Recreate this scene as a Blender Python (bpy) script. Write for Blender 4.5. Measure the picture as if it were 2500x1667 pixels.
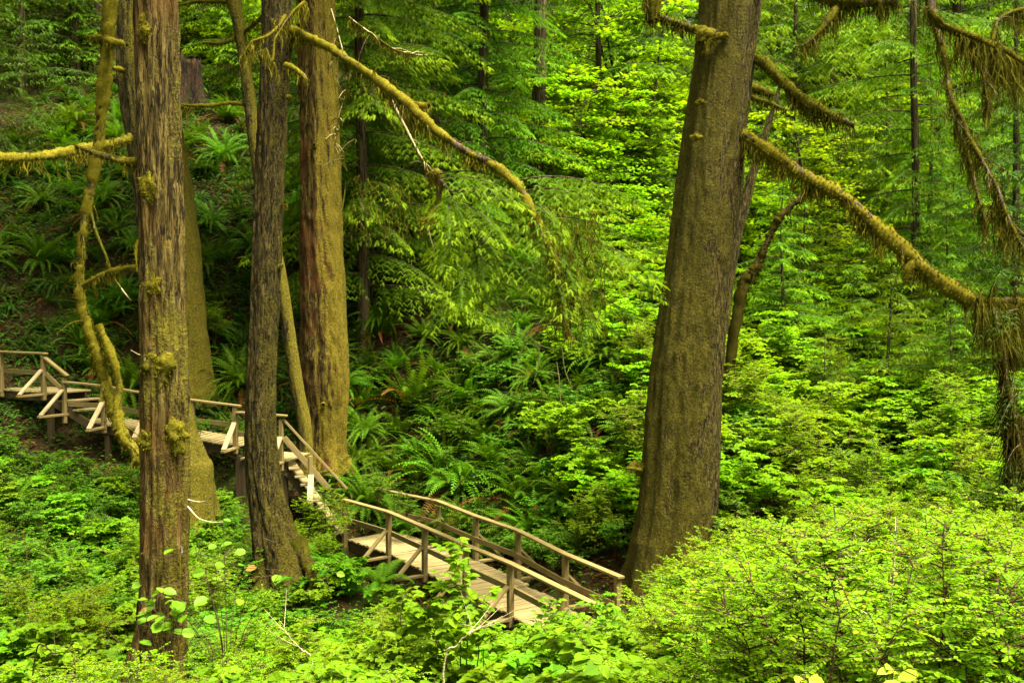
import bpy, math, random
import numpy as np
from mathutils import Vector
R = math.radians
for o in list(bpy.data.objects): bpy.data.objects.remove(o)
S = bpy.context.scene
COL = S.collection

# ------------------------------------------------------------------ camera, sky, sun, exposure
H = 7.0                                  # camera height over the datum
F = 2430.0                               # focal length in photo pixels (2500 wide)
PITCH = math.atan(83.5 / F)
cam_d = bpy.data.cameras.new('camera'); cam = bpy.data.objects.new('camera', cam_d); COL.objects.link(cam)
cam_d.sensor_width = 36.0; cam_d.lens = 36.0 * F / 2500; cam_d.clip_end = 1000
cam.location = (0, 0, H); cam.rotation_euler = (R(90) - PITCH, 0, 0)
S.camera = cam
SUN_EL, SUN_AZ = 68, 125                  # azimuth clockwise from +Y (away from the camera)
w = bpy.data.worlds.new('World'); S.world = w; w.use_nodes = True
nt = w.node_tree; bg = nt.nodes['Background']; sky = nt.nodes.new('ShaderNodeTexSky')
sky.sky_type = 'NISHITA'; sky.sun_disc = False; sky.sun_elevation = R(SUN_EL); sky.sun_rotation = R(SUN_AZ)
sky.air_density = 0.7; sky.dust_density = 6.0; sky.ozone_density = 0.3
hsv = nt.nodes.new('ShaderNodeHueSaturation'); hsv.inputs['Saturation'].default_value = .3; nt.links.new(sky.outputs[0], hsv.inputs['Color'])   # cloud cover: a nearly white sky
wm = nt.nodes.new('ShaderNodeMix'); wm.data_type = 'RGBA'; wm.blend_type = 'MULTIPLY'; wm.inputs[0].default_value = 1; wm.inputs[7].default_value = (1, .96, .6, 1)
nt.links.new(hsv.outputs[0], wm.inputs[6]); nt.links.new(wm.outputs[2], bg.inputs[0]); bg.inputs[1].default_value = 0.075
sl = bpy.data.lights.new('sun', 'SUN'); so = bpy.data.objects.new('sun', sl); COL.objects.link(so)
sl.energy = 4.6; sl.angle = R(30); sl.color = (1.0, 0.92, 0.62)
sd = Vector((math.sin(R(SUN_AZ)) * math.cos(R(SUN_EL)), math.cos(R(SUN_AZ)) * math.cos(R(SUN_EL)), math.sin(R(SUN_EL))))
so.rotation_euler = sd.to_track_quat('Z', 'Y').to_euler(); so.location = (20, 0, 40)
S.view_settings.view_transform = 'Standard'; S.view_settings.look = 'None'; S.view_settings.gamma = 1
S.view_settings.exposure = 2.4
cy = S.cycles
cy.max_bounces = 8; cy.diffuse_bounces = 5; cy.glossy_bounces = 2; cy.transmission_bounces = 4; cy.transparent_max_bounces = 4
cy.caustics_reflective = False; cy.caustics_refractive = False

# ------------------------------------------------------------------ helpers
cp, sp = math.cos(PITCH), math.sin(PITCH)
def P(xs, ys, d):                        # photo pixel (2500 x 1667) at horizontal distance d
    u, v = (xs - 1250) / F, (833.5 - ys) / F
    y, z = v * sp + cp, v * cp - sp
    return np.array([u * d / y, d, H + z * d / y])
KD = 2500 / 2352
def D(x, y, d): return P(x * KD, y * KD, d)
def proj(p):
    X, Y, Z = p[0], p[1], p[2] - H
    fw = Y * cp - Z * sp; up = Y * sp + Z * cp
    return ((1250 + F * X / fw) / KD, (833.5 - F * up / fw) / KD)

def norm(a): return a / np.maximum(np.linalg.norm(a, axis=-1, keepdims=True), 1e-9)
def vnoise(p, seed=0):
    p = np.asarray(p, float); i = np.floor(p).astype(np.int64); f = p - i; u = f * f * (3 - 2 * f)
    def h(dx, dy, dz):
        n = (i[..., 0] + dx) * 374761393 + (i[..., 1] + dy) * 668265263 + (i[..., 2] + dz) * 1274126177 + seed * 974634777
        n = (n ^ (n >> 13)) * 1103515245; n = (n ^ (n >> 16)) & 0xffffff
        return n / 0x7fffff - 1.0
    r = 0
    for dx in (0, 1):
        for dy in (0, 1):
            for dz in (0, 1):
                wgt = (u[..., 0] if dx else 1 - u[..., 0]) * (u[..., 1] if dy else 1 - u[..., 1]) * (u[..., 2] if dz else 1 - u[..., 2])
                r = r + wgt * h(dx, dy, dz)
    return r
def fbm(p, oct=4, seed=0):
    r, a, s = 0, 1.0, 1.0
    for k in range(oct): r = r + a * vnoise(np.asarray(p) * s, seed + k); a *= .5; s *= 2.03
    return r

class MB:
    def __init__(s): s.v, s.f, s.t, s.uv, s.n = [], [], [], [], 0
    def add(s, v, f, m=0, tip=None, uv=None):
        v = np.asarray(v, float).reshape(-1, 3); f = np.asarray(f, np.int64)
        s.v.append(v); s.f.append((f + s.n, m)); s.n += len(v)
        s.t.append(np.zeros(len(v)) if tip is None else np.broadcast_to(np.asarray(tip, float), (len(v),)))
        s.uv.append(np.zeros((f.size, 2)) if uv is None else np.asarray(uv, float).reshape(-1, 2))
    def mesh(s, name, mats, smooth=False, uv=False):
        me = bpy.data.meshes.new(name)
        v = np.concatenate(s.v); me.vertices.add(len(v)); me.vertices.foreach_set('co', v.ravel())
        loops = np.concatenate([f.ravel() for f, m in s.f]); cnt = np.concatenate([np.full(len(f), f.shape[1]) for f, m in s.f])
        mi = np.concatenate([np.full(len(f), m) for f, m in s.f])
        me.loops.add(len(loops)); me.loops.foreach_set('vertex_index', loops.astype(np.int32))
        me.polygons.add(len(cnt)); me.polygons.foreach_set('loop_start', np.concatenate([[0], np.cumsum(cnt)[:-1]]).astype(np.int32))
        for m in mats: me.materials.append(m)
        me.polygons.foreach_set('material_index', mi.astype(np.int32))
        me.polygons.foreach_set('use_smooth', np.full(len(cnt), smooth))
        a = me.attributes.new('tip', 'FLOAT', 'POINT'); a.data.foreach_set('value', np.concatenate(s.t).astype(np.float32))
        if uv:
            l = me.uv_layers.new(name='UVMap'); l.data.foreach_set('uv', np.concatenate(s.uv).ravel().astype(np.float32))
        me.update(calc_edges=True); me.validate()
        return me

def link(name, me, parent=None, loc=(0, 0, 0), rz=0, sc=1):
    o = bpy.data.objects.new(name, me); COL.objects.link(o)
    o.location = loc; o.rotation_euler = (0, 0, rz); o.scale = (sc, sc, sc) if not hasattr(sc, '__len__') else sc
    if parent: o.parent = parent
    return o
def tag(o, label, cat, group=None):
    o['label'] = label; o['category'] = cat
    if group: o['group'] = group
    return o
def thing(name, label, cat, loc=(0, 0, 0), group=None):
    return tag(link(name, None, None, tuple(loc)), label, cat, group)
def dup(o, loc, rz, sc, label, group=None, cat=None, tilt=(0, 0)):
    c = o.copy(); COL.objects.link(c); c.location = loc; c.rotation_euler = (tilt[0], tilt[1], rz); c.scale = (sc, sc, sc)
    c['label'] = label
    if group: c['group'] = group
    for ch in o.children:
        d = ch.copy(); COL.objects.link(d); d.parent = c
    return c

def catmull(pts, n):
    pts = np.asarray(pts, float); k = len(pts)
    P0 = np.vstack([2 * pts[0] - pts[1], pts, 2 * pts[-1] - pts[-2]])
    t = np.linspace(0, k - 1 - 1e-6, n); i = t.astype(int); f = (t - i)[:, None]
    a, b, c, d = P0[i], P0[i + 1], P0[i + 2], P0[i + 3]
    return .5 * (2 * b + (c - a) * f + (2 * a - 5 * b + 4 * c - d) * f ** 2 + (3 * b - a - 3 * c + d) * f ** 3)

def tube(pts, rad, sides=8, cap=True):
    pts = np.asarray(pts, float); n = len(pts); rad = np.broadcast_to(np.asarray(rad, float), (n,))
    t = norm(np.gradient(pts, axis=0)); ref = np.array([0, 0, 1.0]) if abs(t[0, 2]) < .9 else np.array([0, 1.0, 0])
    u = norm(np.cross(t[0], ref)); U = [u]
    for k in range(1, n):
        u = u - np.dot(u, t[k]) * t[k]; u = u / max(np.linalg.norm(u), 1e-9); U.append(u)
    U = np.array(U); V = np.cross(t, U)
    a = np.arange(sides) * 2 * math.pi / sides
    v = pts[:, None] + rad[:, None, None] * (np.cos(a)[None, :, None] * U[:, None] + np.sin(a)[None, :, None] * V[:, None])
    i = np.arange(n - 1)[:, None] * sides; j = np.arange(sides)[None]; j2 = (j + 1) % sides
    f = np.stack([i + j, i + j2, i + sides + j2, i + sides + j], -1).reshape(-1, 4)
    nrm = norm(np.cos(a)[None, :, None] * U[:, None] + np.sin(a)[None, :, None] * V[:, None])
    return v.reshape(-1, 3), f, nrm.reshape(-1, 3)

def stamp(mb, tv, tfs, pos, dirs, nrm, size, m=0, tip=None):
    """copies of a small leaf template: x along dirs, z along nrm"""
    pos = np.asarray(pos); K = len(pos)
    if K == 0: return
    x = norm(np.asarray(dirs)); z = np.asarray(nrm) - (np.asarray(nrm) * x).sum(-1, keepdims=True) * x; z = norm(z); y = np.cross(z, x)
    size = np.broadcast_to(np.asarray(size, float), (K,))
    tv = np.asarray(tv, float); n = len(tv)
    v = pos[:, None] + size[:, None, None] * (tv[None, :, 0:1] * x[:, None] + tv[None, :, 1:2] * y[:, None] + tv[None, :, 2:3] * z[:, None])
    base = mb.n
    tp = None if tip is None else np.repeat(np.broadcast_to(np.asarray(tip, float), (K,)), n)
    first = True
    for tf in tfs:
        tf = np.asarray(tf)
        f = (np.arange(K)[:, None, None] * n + tf[None]).reshape(-1, tf.shape[1])
        if first: mb.add(v.reshape(-1, 3), f, m, tp); first = False
        else:
            mb.f.append((f + base, m)); mb.uv.append(np.zeros((f.size, 2)))

# leaf templates ------------------------------------------------------
OVAL = ([(0, 0, 0), (.3, .22, .05), (.68, .22, .04), (1, 0, -.06), (.68, -.22, .04), (.3, -.22, .05)], [[(0, 3, 2, 1), (0, 5, 4, 3)]])
ROUND = ([(0, 0, 0), (.2, .3, .05), (.6, .36, .06), (1, 0, -.08), (.6, -.36, .06), (.2, -.3, .05), (.86, .2, 0), (.86, -.2, 0)],
         [[(0, 6, 2, 1), (0, 5, 4, 7)], [(0, 3, 6), (0, 7, 3)]])
def _serr(ox, oy, ang, L, W):
    xs = [0, .12, .2, .34, .4, .55, .6, .76, .8, 1.0]; ws = [0, .62, .78, 1.0, .86, .92, .72, .62, .42, 0]
    up = [(x * L, w_ * W, .06 * w_ - .1 * x * x) for x, w_ in zip(xs, ws)]
    vs = up + [(x, -y, z) for x, y, z in up[1:-1]]
    c, s = math.cos(ang), math.sin(ang)
    return [(ox + x * c - y * s, oy + x * s + y * c, z) for x, y, z in vs]
def trifoliate():
    v, f = [], []
    for (ox, oy, a, L, W) in ((.3, 0, 0, .72, .3), (.28, .02, 1.35, .5, .22), (.28, -.02, -1.35, .5, .22)):
        b = len(v); s = _serr(ox, oy, a, L, W); v += s
        up = list(range(10)); dn = [0] + list(range(10, 18)) + [9]
        for lst, rev in ((up, True), (dn, False)):
            for k in range(1, len(lst) - 1):
                t = (b + lst[0], b + lst[k], b + lst[k + 1]); f.append(t[::-1] if rev else t)
    b = len(v); v += [(0, .012, .0), (.3, .012, .0), (.3, -.012, .0), (0, -.012, .0)]
    f += [(b, b + 2, b + 1), (b, b + 3, b + 2)]
    return v, [f]
TRI = trifoliate()
def maple():
    tips = [(-2.4, .5), (-1.65, .72), (-.8, .92), (0, 1.0), (.8, .92), (1.65, .72), (2.4, .5)]
    v = [(0.25, 0, .03)]; f = []
    ring = []
    for k, (a, r) in enumerate(tips):
        ring.append((.25 + .62 * r * math.cos(a), .62 * r * math.sin(a), -.05))
        if k < 6:
            am = (a + tips[k + 1][0]) / 2; ring.append((.25 + .3 * math.cos(am), .3 * math.sin(am), .02))
    ring.append((.1, 0, 0)); v += ring
    n = len(ring)
    for k in range(n): f.append((0, 1 + k, 1 + (k + 1) % n))
    return v, [f]
MAPLE = maple()
# flat conifer twig with a toothed outline
def twig_t():
    v = [(0, 0, 0)]; f = []
    n = 5
    for k in range(n):
        x = .08 + .84 * k / n; wv = .2 * (1 - .55 * k / n)
        for s in (1, -1):
            b = len(v)
            v += [(x, 0, 0), (x + .1, 0, 0), (x + .2, s * wv, -.03)]
            f.append((b, b + 1, b + 2) if s > 0 else (b, b + 2, b + 1))
    b = len(v); v += [(0, .02, 0), (1, 0, -.03), (0, -.02, 0)]; f.append((b, b + 2, b + 1))
    return v, [f]
TWIG = twig_t()
BLADE = ([(0, .5, 0), (0, -.5, 0), (.55, -.35, 0), (.55, .35, 0), (1, 0, 0)], [[(0, 1, 2, 3)], [(3, 2, 4)]])

# ------------------------------------------------------------------ materials
def newmat(name):
    m = bpy.data.materials.new(name); m.use_nodes = True; n = m.node_tree.nodes; n.clear()
    return m, n, m.node_tree.links
def rgb(c): return (c[0], c[1], c[2], 1)
def mixc(n, l, fac, a, b, mode='MIX'):
    x = n.new('ShaderNodeMix'); x.data_type = 'RGBA'; x.blend_type = mode
    for sock, val in ((x.inputs[0], fac), (x.inputs[6], a), (x.inputs[7], b)):
        if isinstance(val, (int, float)): sock.default_value = val
        elif isinstance(val, tuple): sock.default_value = rgb(val)
        else: l.new(val, sock)
    return x.outputs[2]
def mathn(n, l, op, a, b=None, c=None, clamp=False):
    x = n.new('ShaderNodeMath'); x.operation = op; x.use_clamp = clamp
    for k, val in enumerate((a, b, c)):
        if val is None: continue
        if isinstance(val, (int, float)): x.inputs[k].default_value = val
        else: l.new(val, x.inputs[k])
    return x.outputs[0]
def noise(n, l, vec, scale, detail=4, rough=.55, mapping=None):
    t = n.new('ShaderNodeTexNoise'); t.inputs['Scale'].default_value = scale; t.inputs['Detail'].default_value = detail; t.inputs['Roughness'].default_value = rough
    if mapping:
        mp = n.new('ShaderNodeMapping'); mp.inputs['Scale'].default_value = mapping; l.new(vec, mp.inputs[0]); vec = mp.outputs[0]
    l.new(vec, t.inputs['Vector']); return t.outputs['Fac']
def ramp(n, l, fac, stops):
    r = n.new('ShaderNodeValToRGB'); e = r.color_ramp.elements
    while len(e) < len(stops): e.new(.5)
    for k, (p, c) in enumerate(stops): e[k].position = p; e[k].color = rgb(c)
    l.new(fac, r.inputs[0]); return r.outputs[0]
def smooth(n, l, v, a, b):
    x = n.new('ShaderNodeMapRange'); x.interpolation_type = 'SMOOTHSTEP'; l.new(v, x.inputs[0]); x.inputs[1].default_value = a; x.inputs[2].default_value = b
    return x.outputs[0]

def leaf_mat(name, a, b, tip=None, trans=.4, rough=.6, objvar=.35, spec=.1, dead=None):
    m, n, l = newmat(name)
    g = n.new('ShaderNodeNewGeometry'); oi = n.new('ShaderNodeObjectInfo')
    c = mixc(n, l, g.outputs['Random Per Island'], a, b)
    if tip:
        at = n.new('ShaderNodeAttribute'); at.attribute_name = 'tip'
        c = mixc(n, l, at.outputs['Fac'], c, tip)
    if dead:
        k = mathn(n, l, 'GREATER_THAN', g.outputs['Random Per Island'], 1 - dead[1]); c = mixc(n, l, k, c, dead[0])
    hs = n.new('ShaderNodeHueSaturation'); l.new(c, hs.inputs['Color'])
    l.new(mathn(n, l, 'MULTIPLY_ADD', oi.outputs['Random'], .035, .4825), hs.inputs['Hue'])
    l.new(mathn(n, l, 'MULTIPLY_ADD', oi.outputs['Random'], objvar, 1 - objvar / 2), hs.inputs['Value'])
    p = n.new('ShaderNodeBsdfPrincipled'); l.new(hs.outputs[0], p.inputs['Base Color']); p.inputs['Roughness'].default_value = rough
    p.inputs['Specular IOR Level'].default_value = spec
    t = n.new('ShaderNodeBsdfTranslucent'); l.new(mixc(n, l, 1.0, hs.outputs[0], (1.35, 1.25, .5), 'MULTIPLY'), t.inputs[0])
    mx = n.new('ShaderNodeMixShader'); mx.inputs[0].default_value = trans; l.new(p.outputs[0], mx.inputs[1]); l.new(t.outputs[0], mx.inputs[2])
    o = n.new('ShaderNodeOutputMaterial'); l.new(mx.outputs[0], o.inputs[0])
    return m

def bark_mat(name, dark, mid, light, moss=(.11, .1, .012), moss_amt=.5, moss_dir=(1, 0, 0), pale=.0, sx=9, sz=.7, bump=.6, moss2=(.2, .17, .02), red=None):
    m, n, l = newmat(name)
    tc = n.new('ShaderNodeTexCoord').outputs['Object']; g = n.new('ShaderNodeNewGeometry')
    fur = noise(n, l, tc, 1, 6, .62, (sx, sx, sz)); fine = noise(n, l, tc, 1, 5, .65, (sx * 5.5, sx * 5.5, sz * 4.5))
    big = noise(n, l, tc, .9, 3); 
    h = mathn(n, l, 'MULTIPLY_ADD', fine, .45, mathn(n, l, 'MULTIPLY', fur, .75))
    ck = noise(n, l, tc, 1, 4, .6, (sx * .75, sx * .75, sz * .55)); ck = smooth(n, l, mathn(n, l, 'ABSOLUTE', mathn(n, l, 'SUBTRACT', ck, .5)), 0, .045)
    h = mathn(n, l, 'MULTIPLY', h, mathn(n, l, 'MULTIPLY_ADD', ck, .35, .65))
    c = ramp(n, l, h, [(.47, dark), (.58, mid), (.72, light)])
    if red: c = mixc(n, l, smooth(n, l, big, .45, .65), c, mixc(n, l, .75, c, red))
    if pale:
        pl = noise(n, l, tc, 1, 4, .6, (7, 7, 1.4)); c = mixc(n, l, mathn(n, l, 'MULTIPLY', smooth(n, l, pl, .66, .72), pale), c, (.42, .4, .32))
    dp = n.new('ShaderNodeVectorMath'); dp.operation = 'DOT_PRODUCT'; l.new(g.outputs['Normal'], dp.inputs[0]); dp.inputs[1].default_value = moss_dir
    mn = noise(n, l, tc, 1, 8, .68, (2.6, 2.6, 1.1)); mn2 = noise(n, l, tc, 22, 4, .7)
    mv = mathn(n, l, 'MULTIPLY_ADD', dp.outputs['Value'], .13, mathn(n, l, 'MULTIPLY_ADD', mn2, .3, mathn(n, l, 'MULTIPLY', mn, .8)))
    sx_z = n.new('ShaderNodeSeparateXYZ'); l.new(tc, sx_z.inputs[0]); ft = n.new('ShaderNodeMapRange'); l.new(sx_z.outputs[2], ft.inputs[0]); ft.inputs[1].default_value = 2.2; ft.inputs[2].default_value = 0; ft.inputs[4].default_value = .13
    mv = mathn(n, l, 'ADD', mv, ft.outputs[0])
    k = smooth(n, l, mv, .81 - .25 * moss_amt, .9 - .25 * moss_amt)
    mc = mixc(n, l, smooth(n, l, mn2, .35, .7), moss, moss2)
    c = mixc(n, l, mathn(n, l, 'MULTIPLY', k, .88), c, mc)
    p = n.new('ShaderNodeBsdfPrincipled'); l.new(c, p.inputs['Base Color']); p.inputs['Roughness'].default_value = .9; p.inputs['Specular IOR Level'].default_value = .15
    hb = mathn(n, l, 'MULTIPLY_ADD', k, mathn(n, l, 'MULTIPLY', mn2, .8), h)
    bp = n.new('ShaderNodeBump'); bp.inputs['Strength'].default_value = bump; bp.inputs['Distance'].default_value = .1; l.new(hb, bp.inputs['Height']); l.new(bp.outputs[0], p.inputs['Normal'])
    o = n.new('ShaderNodeOutputMaterial'); l.new(p.outputs[0], o.inputs[0])
    return m

def moss_mat(name, a, b, trans=.3):
    m, n, l = newmat(name)
    tc = n.new('ShaderNodeTexCoord').outputs['Object']; g = n.new('ShaderNodeNewGeometry')
    k = noise(n, l, tc, 6, 5, .65); k2 = noise(n, l, tc, 45, 3, .6)
    c = mixc(n, l, smooth(n, l, k, .35, .65), a, b); c = mixc(n, l, mathn(n, l, 'MULTIPLY', smooth(n, l, k2, .5, .75), .6), c, tuple(x * .35 for x in a))
    c = mixc(n, l, mathn(n, l, 'MULTIPLY', g.outputs['Random Per Island'], .5), c, tuple(x * 1.4 for x in b))
    d = n.new('ShaderNodeBsdfDiffuse'); l.new(c, d.inputs[0]); t = n.new('ShaderNodeBsdfTranslucent'); l.new(c, t.inputs[0])
    bp = n.new('ShaderNodeBump'); bp.inputs['Strength'].default_value = .7; bp.inputs['Distance'].default_value = .03; l.new(k2, bp.inputs['Height']); l.new(bp.outputs[0], d.inputs['Normal'])
    mx = n.new('ShaderNodeMixShader'); mx.inputs[0].default_value = trans; l.new(d.outputs[0], mx.inputs[1]); l.new(t.outputs[0], mx.inputs[2])
    o = n.new('ShaderNodeOutputMaterial'); l.new(mx.outputs[0], o.inputs[0]); return m

def wood_mat(name, a, b, stain):
    m, n, l = newmat(name)
    uv = n.new('ShaderNodeUVMap').outputs[0]; g = n.new('ShaderNodeNewGeometry')
    tc = n.new('ShaderNodeTexCoord').outputs['Object']
    gr = noise(n, l, uv, 1, 6, .65, (1.6, 38, 1)); bl = noise(n, l, tc, 1.7, 4, .6); kn = noise(n, l, uv, 1, 2, .5, (5, 14, 1))
    c = ramp(n, l, gr, [(.3, tuple(x * .62 for x in a)), (.5, a), (.72, b)])
    c = mixc(n, l, mathn(n, l, 'MULTIPLY', smooth(n, l, bl, .45, .7), .7), c, stain)
    c = mixc(n, l, mathn(n, l, 'MULTIPLY', smooth(n, l, kn, .7, .76), .6), c, tuple(x * .35 for x in a))
    c = mixc(n, l, mathn(n, l, 'MULTIPLY', g.outputs['Random Per Island'], .4), c, tuple(x * .55 for x in a))
    p = n.new('ShaderNodeBsdfPrincipled'); l.new(c, p.inputs['Base Color']); p.inputs['Roughness'].default_value = .8; p.inputs['Specular IOR Level'].default_value = .25
    bp = n.new('ShaderNodeBump'); bp.inputs['Strength'].default_value = .5; bp.inputs['Distance'].default_value = .01; l.new(gr, bp.inputs['Height']); l.new(bp.outputs[0], p.inputs['Normal'])
    o = n.new('ShaderNodeOutputMaterial'); l.new(p.outputs[0], o.inputs[0]); return m

def ground_mat():
    m, n, l = newmat('forest_floor')
    tc = n.new('ShaderNodeTexCoord').outputs['Object']
    a = noise(n, l, tc, .6, 5); b = noise(n, l, tc, 9, 6, .7); c2 = noise(n, l, tc, 40, 3, .7)
    c = ramp(n, l, b, [(.38, (.006, .004, .002)), (.54, (.022, .014, .006)), (.72, (.06, .032, .012))])
    c = mixc(n, l, mathn(n, l, 'MULTIPLY', smooth(n, l, a, .48, .62), .75), c, (.022, .038, .005))
    c = mixc(n, l, mathn(n, l, 'MULTIPLY', smooth(n, l, c2, .6, .75), .5), c, (.11, .06, .025))
    p = n.new('ShaderNodeBsdfPrincipled'); l.new(c, p.inputs['Base Color']); p.inputs['Roughness'].default_value = .95; p.inputs['Specular IOR Level'].default_value = .1
    bp = n.new('ShaderNodeBump'); bp.inputs['Strength'].default_value = 1; bp.inputs['Distance'].default_value = .06; l.new(b, bp.inputs['Height']); l.new(bp.outputs[0], p.inputs['Normal'])
    o = n.new('ShaderNodeOutputMaterial'); l.new(p.outputs[0], o.inputs[0]); return m

M = {}
M['fern'] = leaf_mat('fern_green', (.032, .09, .003), (.085, .175, .005), trans=.34, rough=.65, objvar=.55, spec=.1)
M['ladyfern'] = leaf_mat('lady_fern_green', (.06, .17, .006), (.1, .23, .008), trans=.4, objvar=.3)
M['deadfern'] = leaf_mat('dead_fern_brown', (.06, .024, .006), (.14, .055, .012), trans=.25, objvar=.4)
M['salmon'] = leaf_mat('salmonberry_green', (.06, .16, .004), (.13, .25, .005), trans=.4, rough=.6, objvar=.35)
M['huck'] = leaf_mat('huckleberry_green', (.11, .23, .004), (.2, .32, .005), trans=.5, objvar=.35, dead=((.28, .26, .012), .02))
M['huckdark'] = leaf_mat('undergrowth_green', (.032, .105, .005), (.085, .185, .006), trans=.38, objvar=.6)
M['maple'] = leaf_mat('vine_maple_green', (.11, .24, .003), (.2, .335, .005), trans=.54, objvar=.35)
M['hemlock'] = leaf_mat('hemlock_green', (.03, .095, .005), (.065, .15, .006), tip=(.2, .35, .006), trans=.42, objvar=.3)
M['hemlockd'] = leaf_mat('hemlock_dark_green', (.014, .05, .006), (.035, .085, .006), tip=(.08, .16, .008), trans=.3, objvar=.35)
M['salal'] = leaf_mat('salal_green', (.07, .19, .008), (.13, .26, .012), trans=.4, rough=.5, spec=.2, objvar=.1, dead=((.25, .15, .04), .05))
M['yellowleaf'] = leaf_mat('yellow_green_leaf', (.3, .42, .03), (.4, .48, .05), trans=.45, objvar=.1)
M['stem'] = bark_mat('stem_brown', (.02, .012, .006), (.06, .038, .02), (.12, .08, .045), moss_amt=.3)
M['bark_cedar'] = bark_mat('cedar_bark', (.018, .012, .003), (.088, .061, .014), (.195, .143, .048), moss_amt=.9, moss_dir=(.5, -.2, 0), pale=.8, sx=15, sz=2.0, bump=1, moss=(.08, .07, .006), moss2=(.17, .145, .012), red=(.108, .056, .014))
M['bark_dark'] = bark_mat('dark_bark', (.007, .005, .0015), (.037, .027, .006), (.11, .083, .024), moss_amt=.7, moss_dir=(1, -.3, 0), pale=.15, sx=15, sz=4, bump=1, moss=(.05, .042, .004), moss2=(.12, .1, .009))
M['bark_mossy'] = bark_mat('mossy_bark', (.014, .009, .003), (.082, .055, .011), (.17, .122, .03), moss_amt=1.0, moss_dir=(2.3, 0, 0), pale=.2, sx=13, sz=2.5, bump=1, moss=(.095, .075, .006), moss2=(.21, .165, .012), red=(.1, .036, .012))
M['bark_spruce'] = bark_mat('spruce_bark', (.008, .0055, .002), (.058, .043, .009), (.155, .12, .032), moss_amt=1.25, moss_dir=(-.8, -.3, 0), pale=.25, sx=20, sz=5.5, bump=1, moss=(.052, .045, .004), moss2=(.125, .108, .008))
M['bark_grey'] = bark_mat('grey_bark', (.012, .009, .004), (.05, .041, .015), (.13, .105, .05), moss_amt=1.3, moss_dir=(1, 0, 0), pale=.25, sx=10, sz=2.5, bump=.9, moss=(.085, .073, .006), moss2=(.18, .15, .012))
M['bark_far'] = bark_mat('far_bark', (.02, .014, .009), (.06, .042, .026), (.12, .09, .06), moss_amt=.35, sx=8, sz=.8)
M['moss'] = moss_mat('yellow_moss', (.062, .056, .007), (.16, .14, .015))
M['mossdark'] = moss_mat('olive_moss', (.034, .034, .005), (.085, .08, .01))
M['mossblack'] = moss_mat('dark_moss', (.014, .013, .003), (.048, .042, .008))  # darkest of the moss tones
M['deadwood'] = moss_mat('pale_dead_twig', (.25, .2, .13), (.4, .33, .22), .0)
M['stump'] = bark_mat('stump_wood', (.003, .002, .001), (.02, .01, .005), (.05, .024, .01), moss_amt=.4, sx=12, sz=1.5, bump=1, moss=(.015, .014, .003), moss2=(.03, .026, .005))
M['wood'] = wood_mat('weathered_wood', (.19, .14, .057), (.35, .27, .14), (.12, .095, .03))
M['deck'] = wood_mat('weathered_deck', (.21, .162, .08), (.35, .285, .165), (.14, .112, .05))
M['woodpale'] = wood_mat('pale_wood', (.32, .25, .155), (.52, .43, .3), (.2, .17, .08))  # paler wood tone for the braces of the left walkway
M['fernshaded'] = leaf_mat('shaded_fern_green', (.016, .055, .004), (.045, .11, .006), trans=.3, rough=.6, objvar=.5, spec=.12)  # fern green with the left slope's shade put into its colour
M['wooddark'] = wood_mat('dark_timber', (.05, .034, .016), (.09, .065, .032), (.025, .024, .008))  # darker timber tone for joists, piles and stringers
M['ground'] = ground_mat()

# ------------------------------------------------------------------ terrain
CT = np.array([(0,0,-1.8),(-6,0,-2),(6,0,-1.8),(0,-15,-1),(-15,-10,-1),(15,-10,-1),(0,4,-3.4),(-4,5,-4),(4,5,-3.3),(8,6,-3.4),(-8,6,-3.9),
 (0,8,-4.3),(-4,9,-4.7),(4,9,-4.2),(8,9,-4.4),(-9,11,-4.7),(-4.7,13,-5.6),(0,12.5,-5.6),(4,13,-5.5),(8,13,-5.3),
 (-3,20,-7.4),(0,20,-7.4),(-4,24,-7.2),(1.5,17,-7.2),(3.4,20.5,-6.0),(-5.2,22,-6.5),(-4.2,22.8,-5.8),(-8,18,-5.8),(-12,18,-5.0),(-9,23,-5.4),(-13,24,-4.7),
 (-14,27.5,-3.7),(-11,27,-4.4),(-8,26.5,-5.0),(-6,26.3,-5.7),(-4.5,27,-6.6),(-14,30,-2.0),(-11,29.5,-2.9),(-8,29,-3.5),(-5.5,29,-4.2),(-3.5,29.5,-5.2),(-1.5,27.5,-5.7),(.5,25.5,-5.8),(2,23.5,-5.6),
 (-15,34,2.2),(-11,34,1.8),(-7,34,1.2),(-3,33,-.2),(0,31,-1.4),(3,29,-2.4),(5,27,-3.2),(-15,38,6.2),(-10,38.5,6),(-5,38,4.6),(0,37,2.6),(4,35,.3),
 (-16,44,10),(-8,45,10),(0,45,5.5),(6,42,1.4),(6,23,-4.7),(9,22,-4.6),(6,18,-6),(10,17,-5.2),(13,20,-4),(9,28,-3.4),(13,28,-2.8),(9,35,-1.4),(14,35,-1),(20,30,-.5),(18,18,-3),(14,11,-4),
 (-40,40,12),(40,40,4),(-30,15,-1),(30,15,0),(0,70,13),(-40,70,22),(40,70,10),(0,130,32),(-90,130,40),(90,130,32),(-90,20,10),(90,20,10),(-90,-40,2),(90,-40,2),(0,-45,0)], float)
def _tps(d2): return .5 * d2 * np.log(np.maximum(d2, 1e-9))
def _fit():
    n = len(CT); xy = CT[:, :2] / 10; d2 = ((xy[:, None] - xy[None]) ** 2).sum(-1)
    A = np.zeros((n + 3, n + 3)); A[:n, :n] = _tps(d2) + np.eye(n) * .004; A[:n, n] = 1; A[:n, n + 1:] = xy; A[n, :n] = 1; A[n + 1:, :n] = xy.T
    return np.linalg.solve(A, np.concatenate([CT[:, 2], np.zeros(3)])), xy
_W, _XY = _fit()
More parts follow.
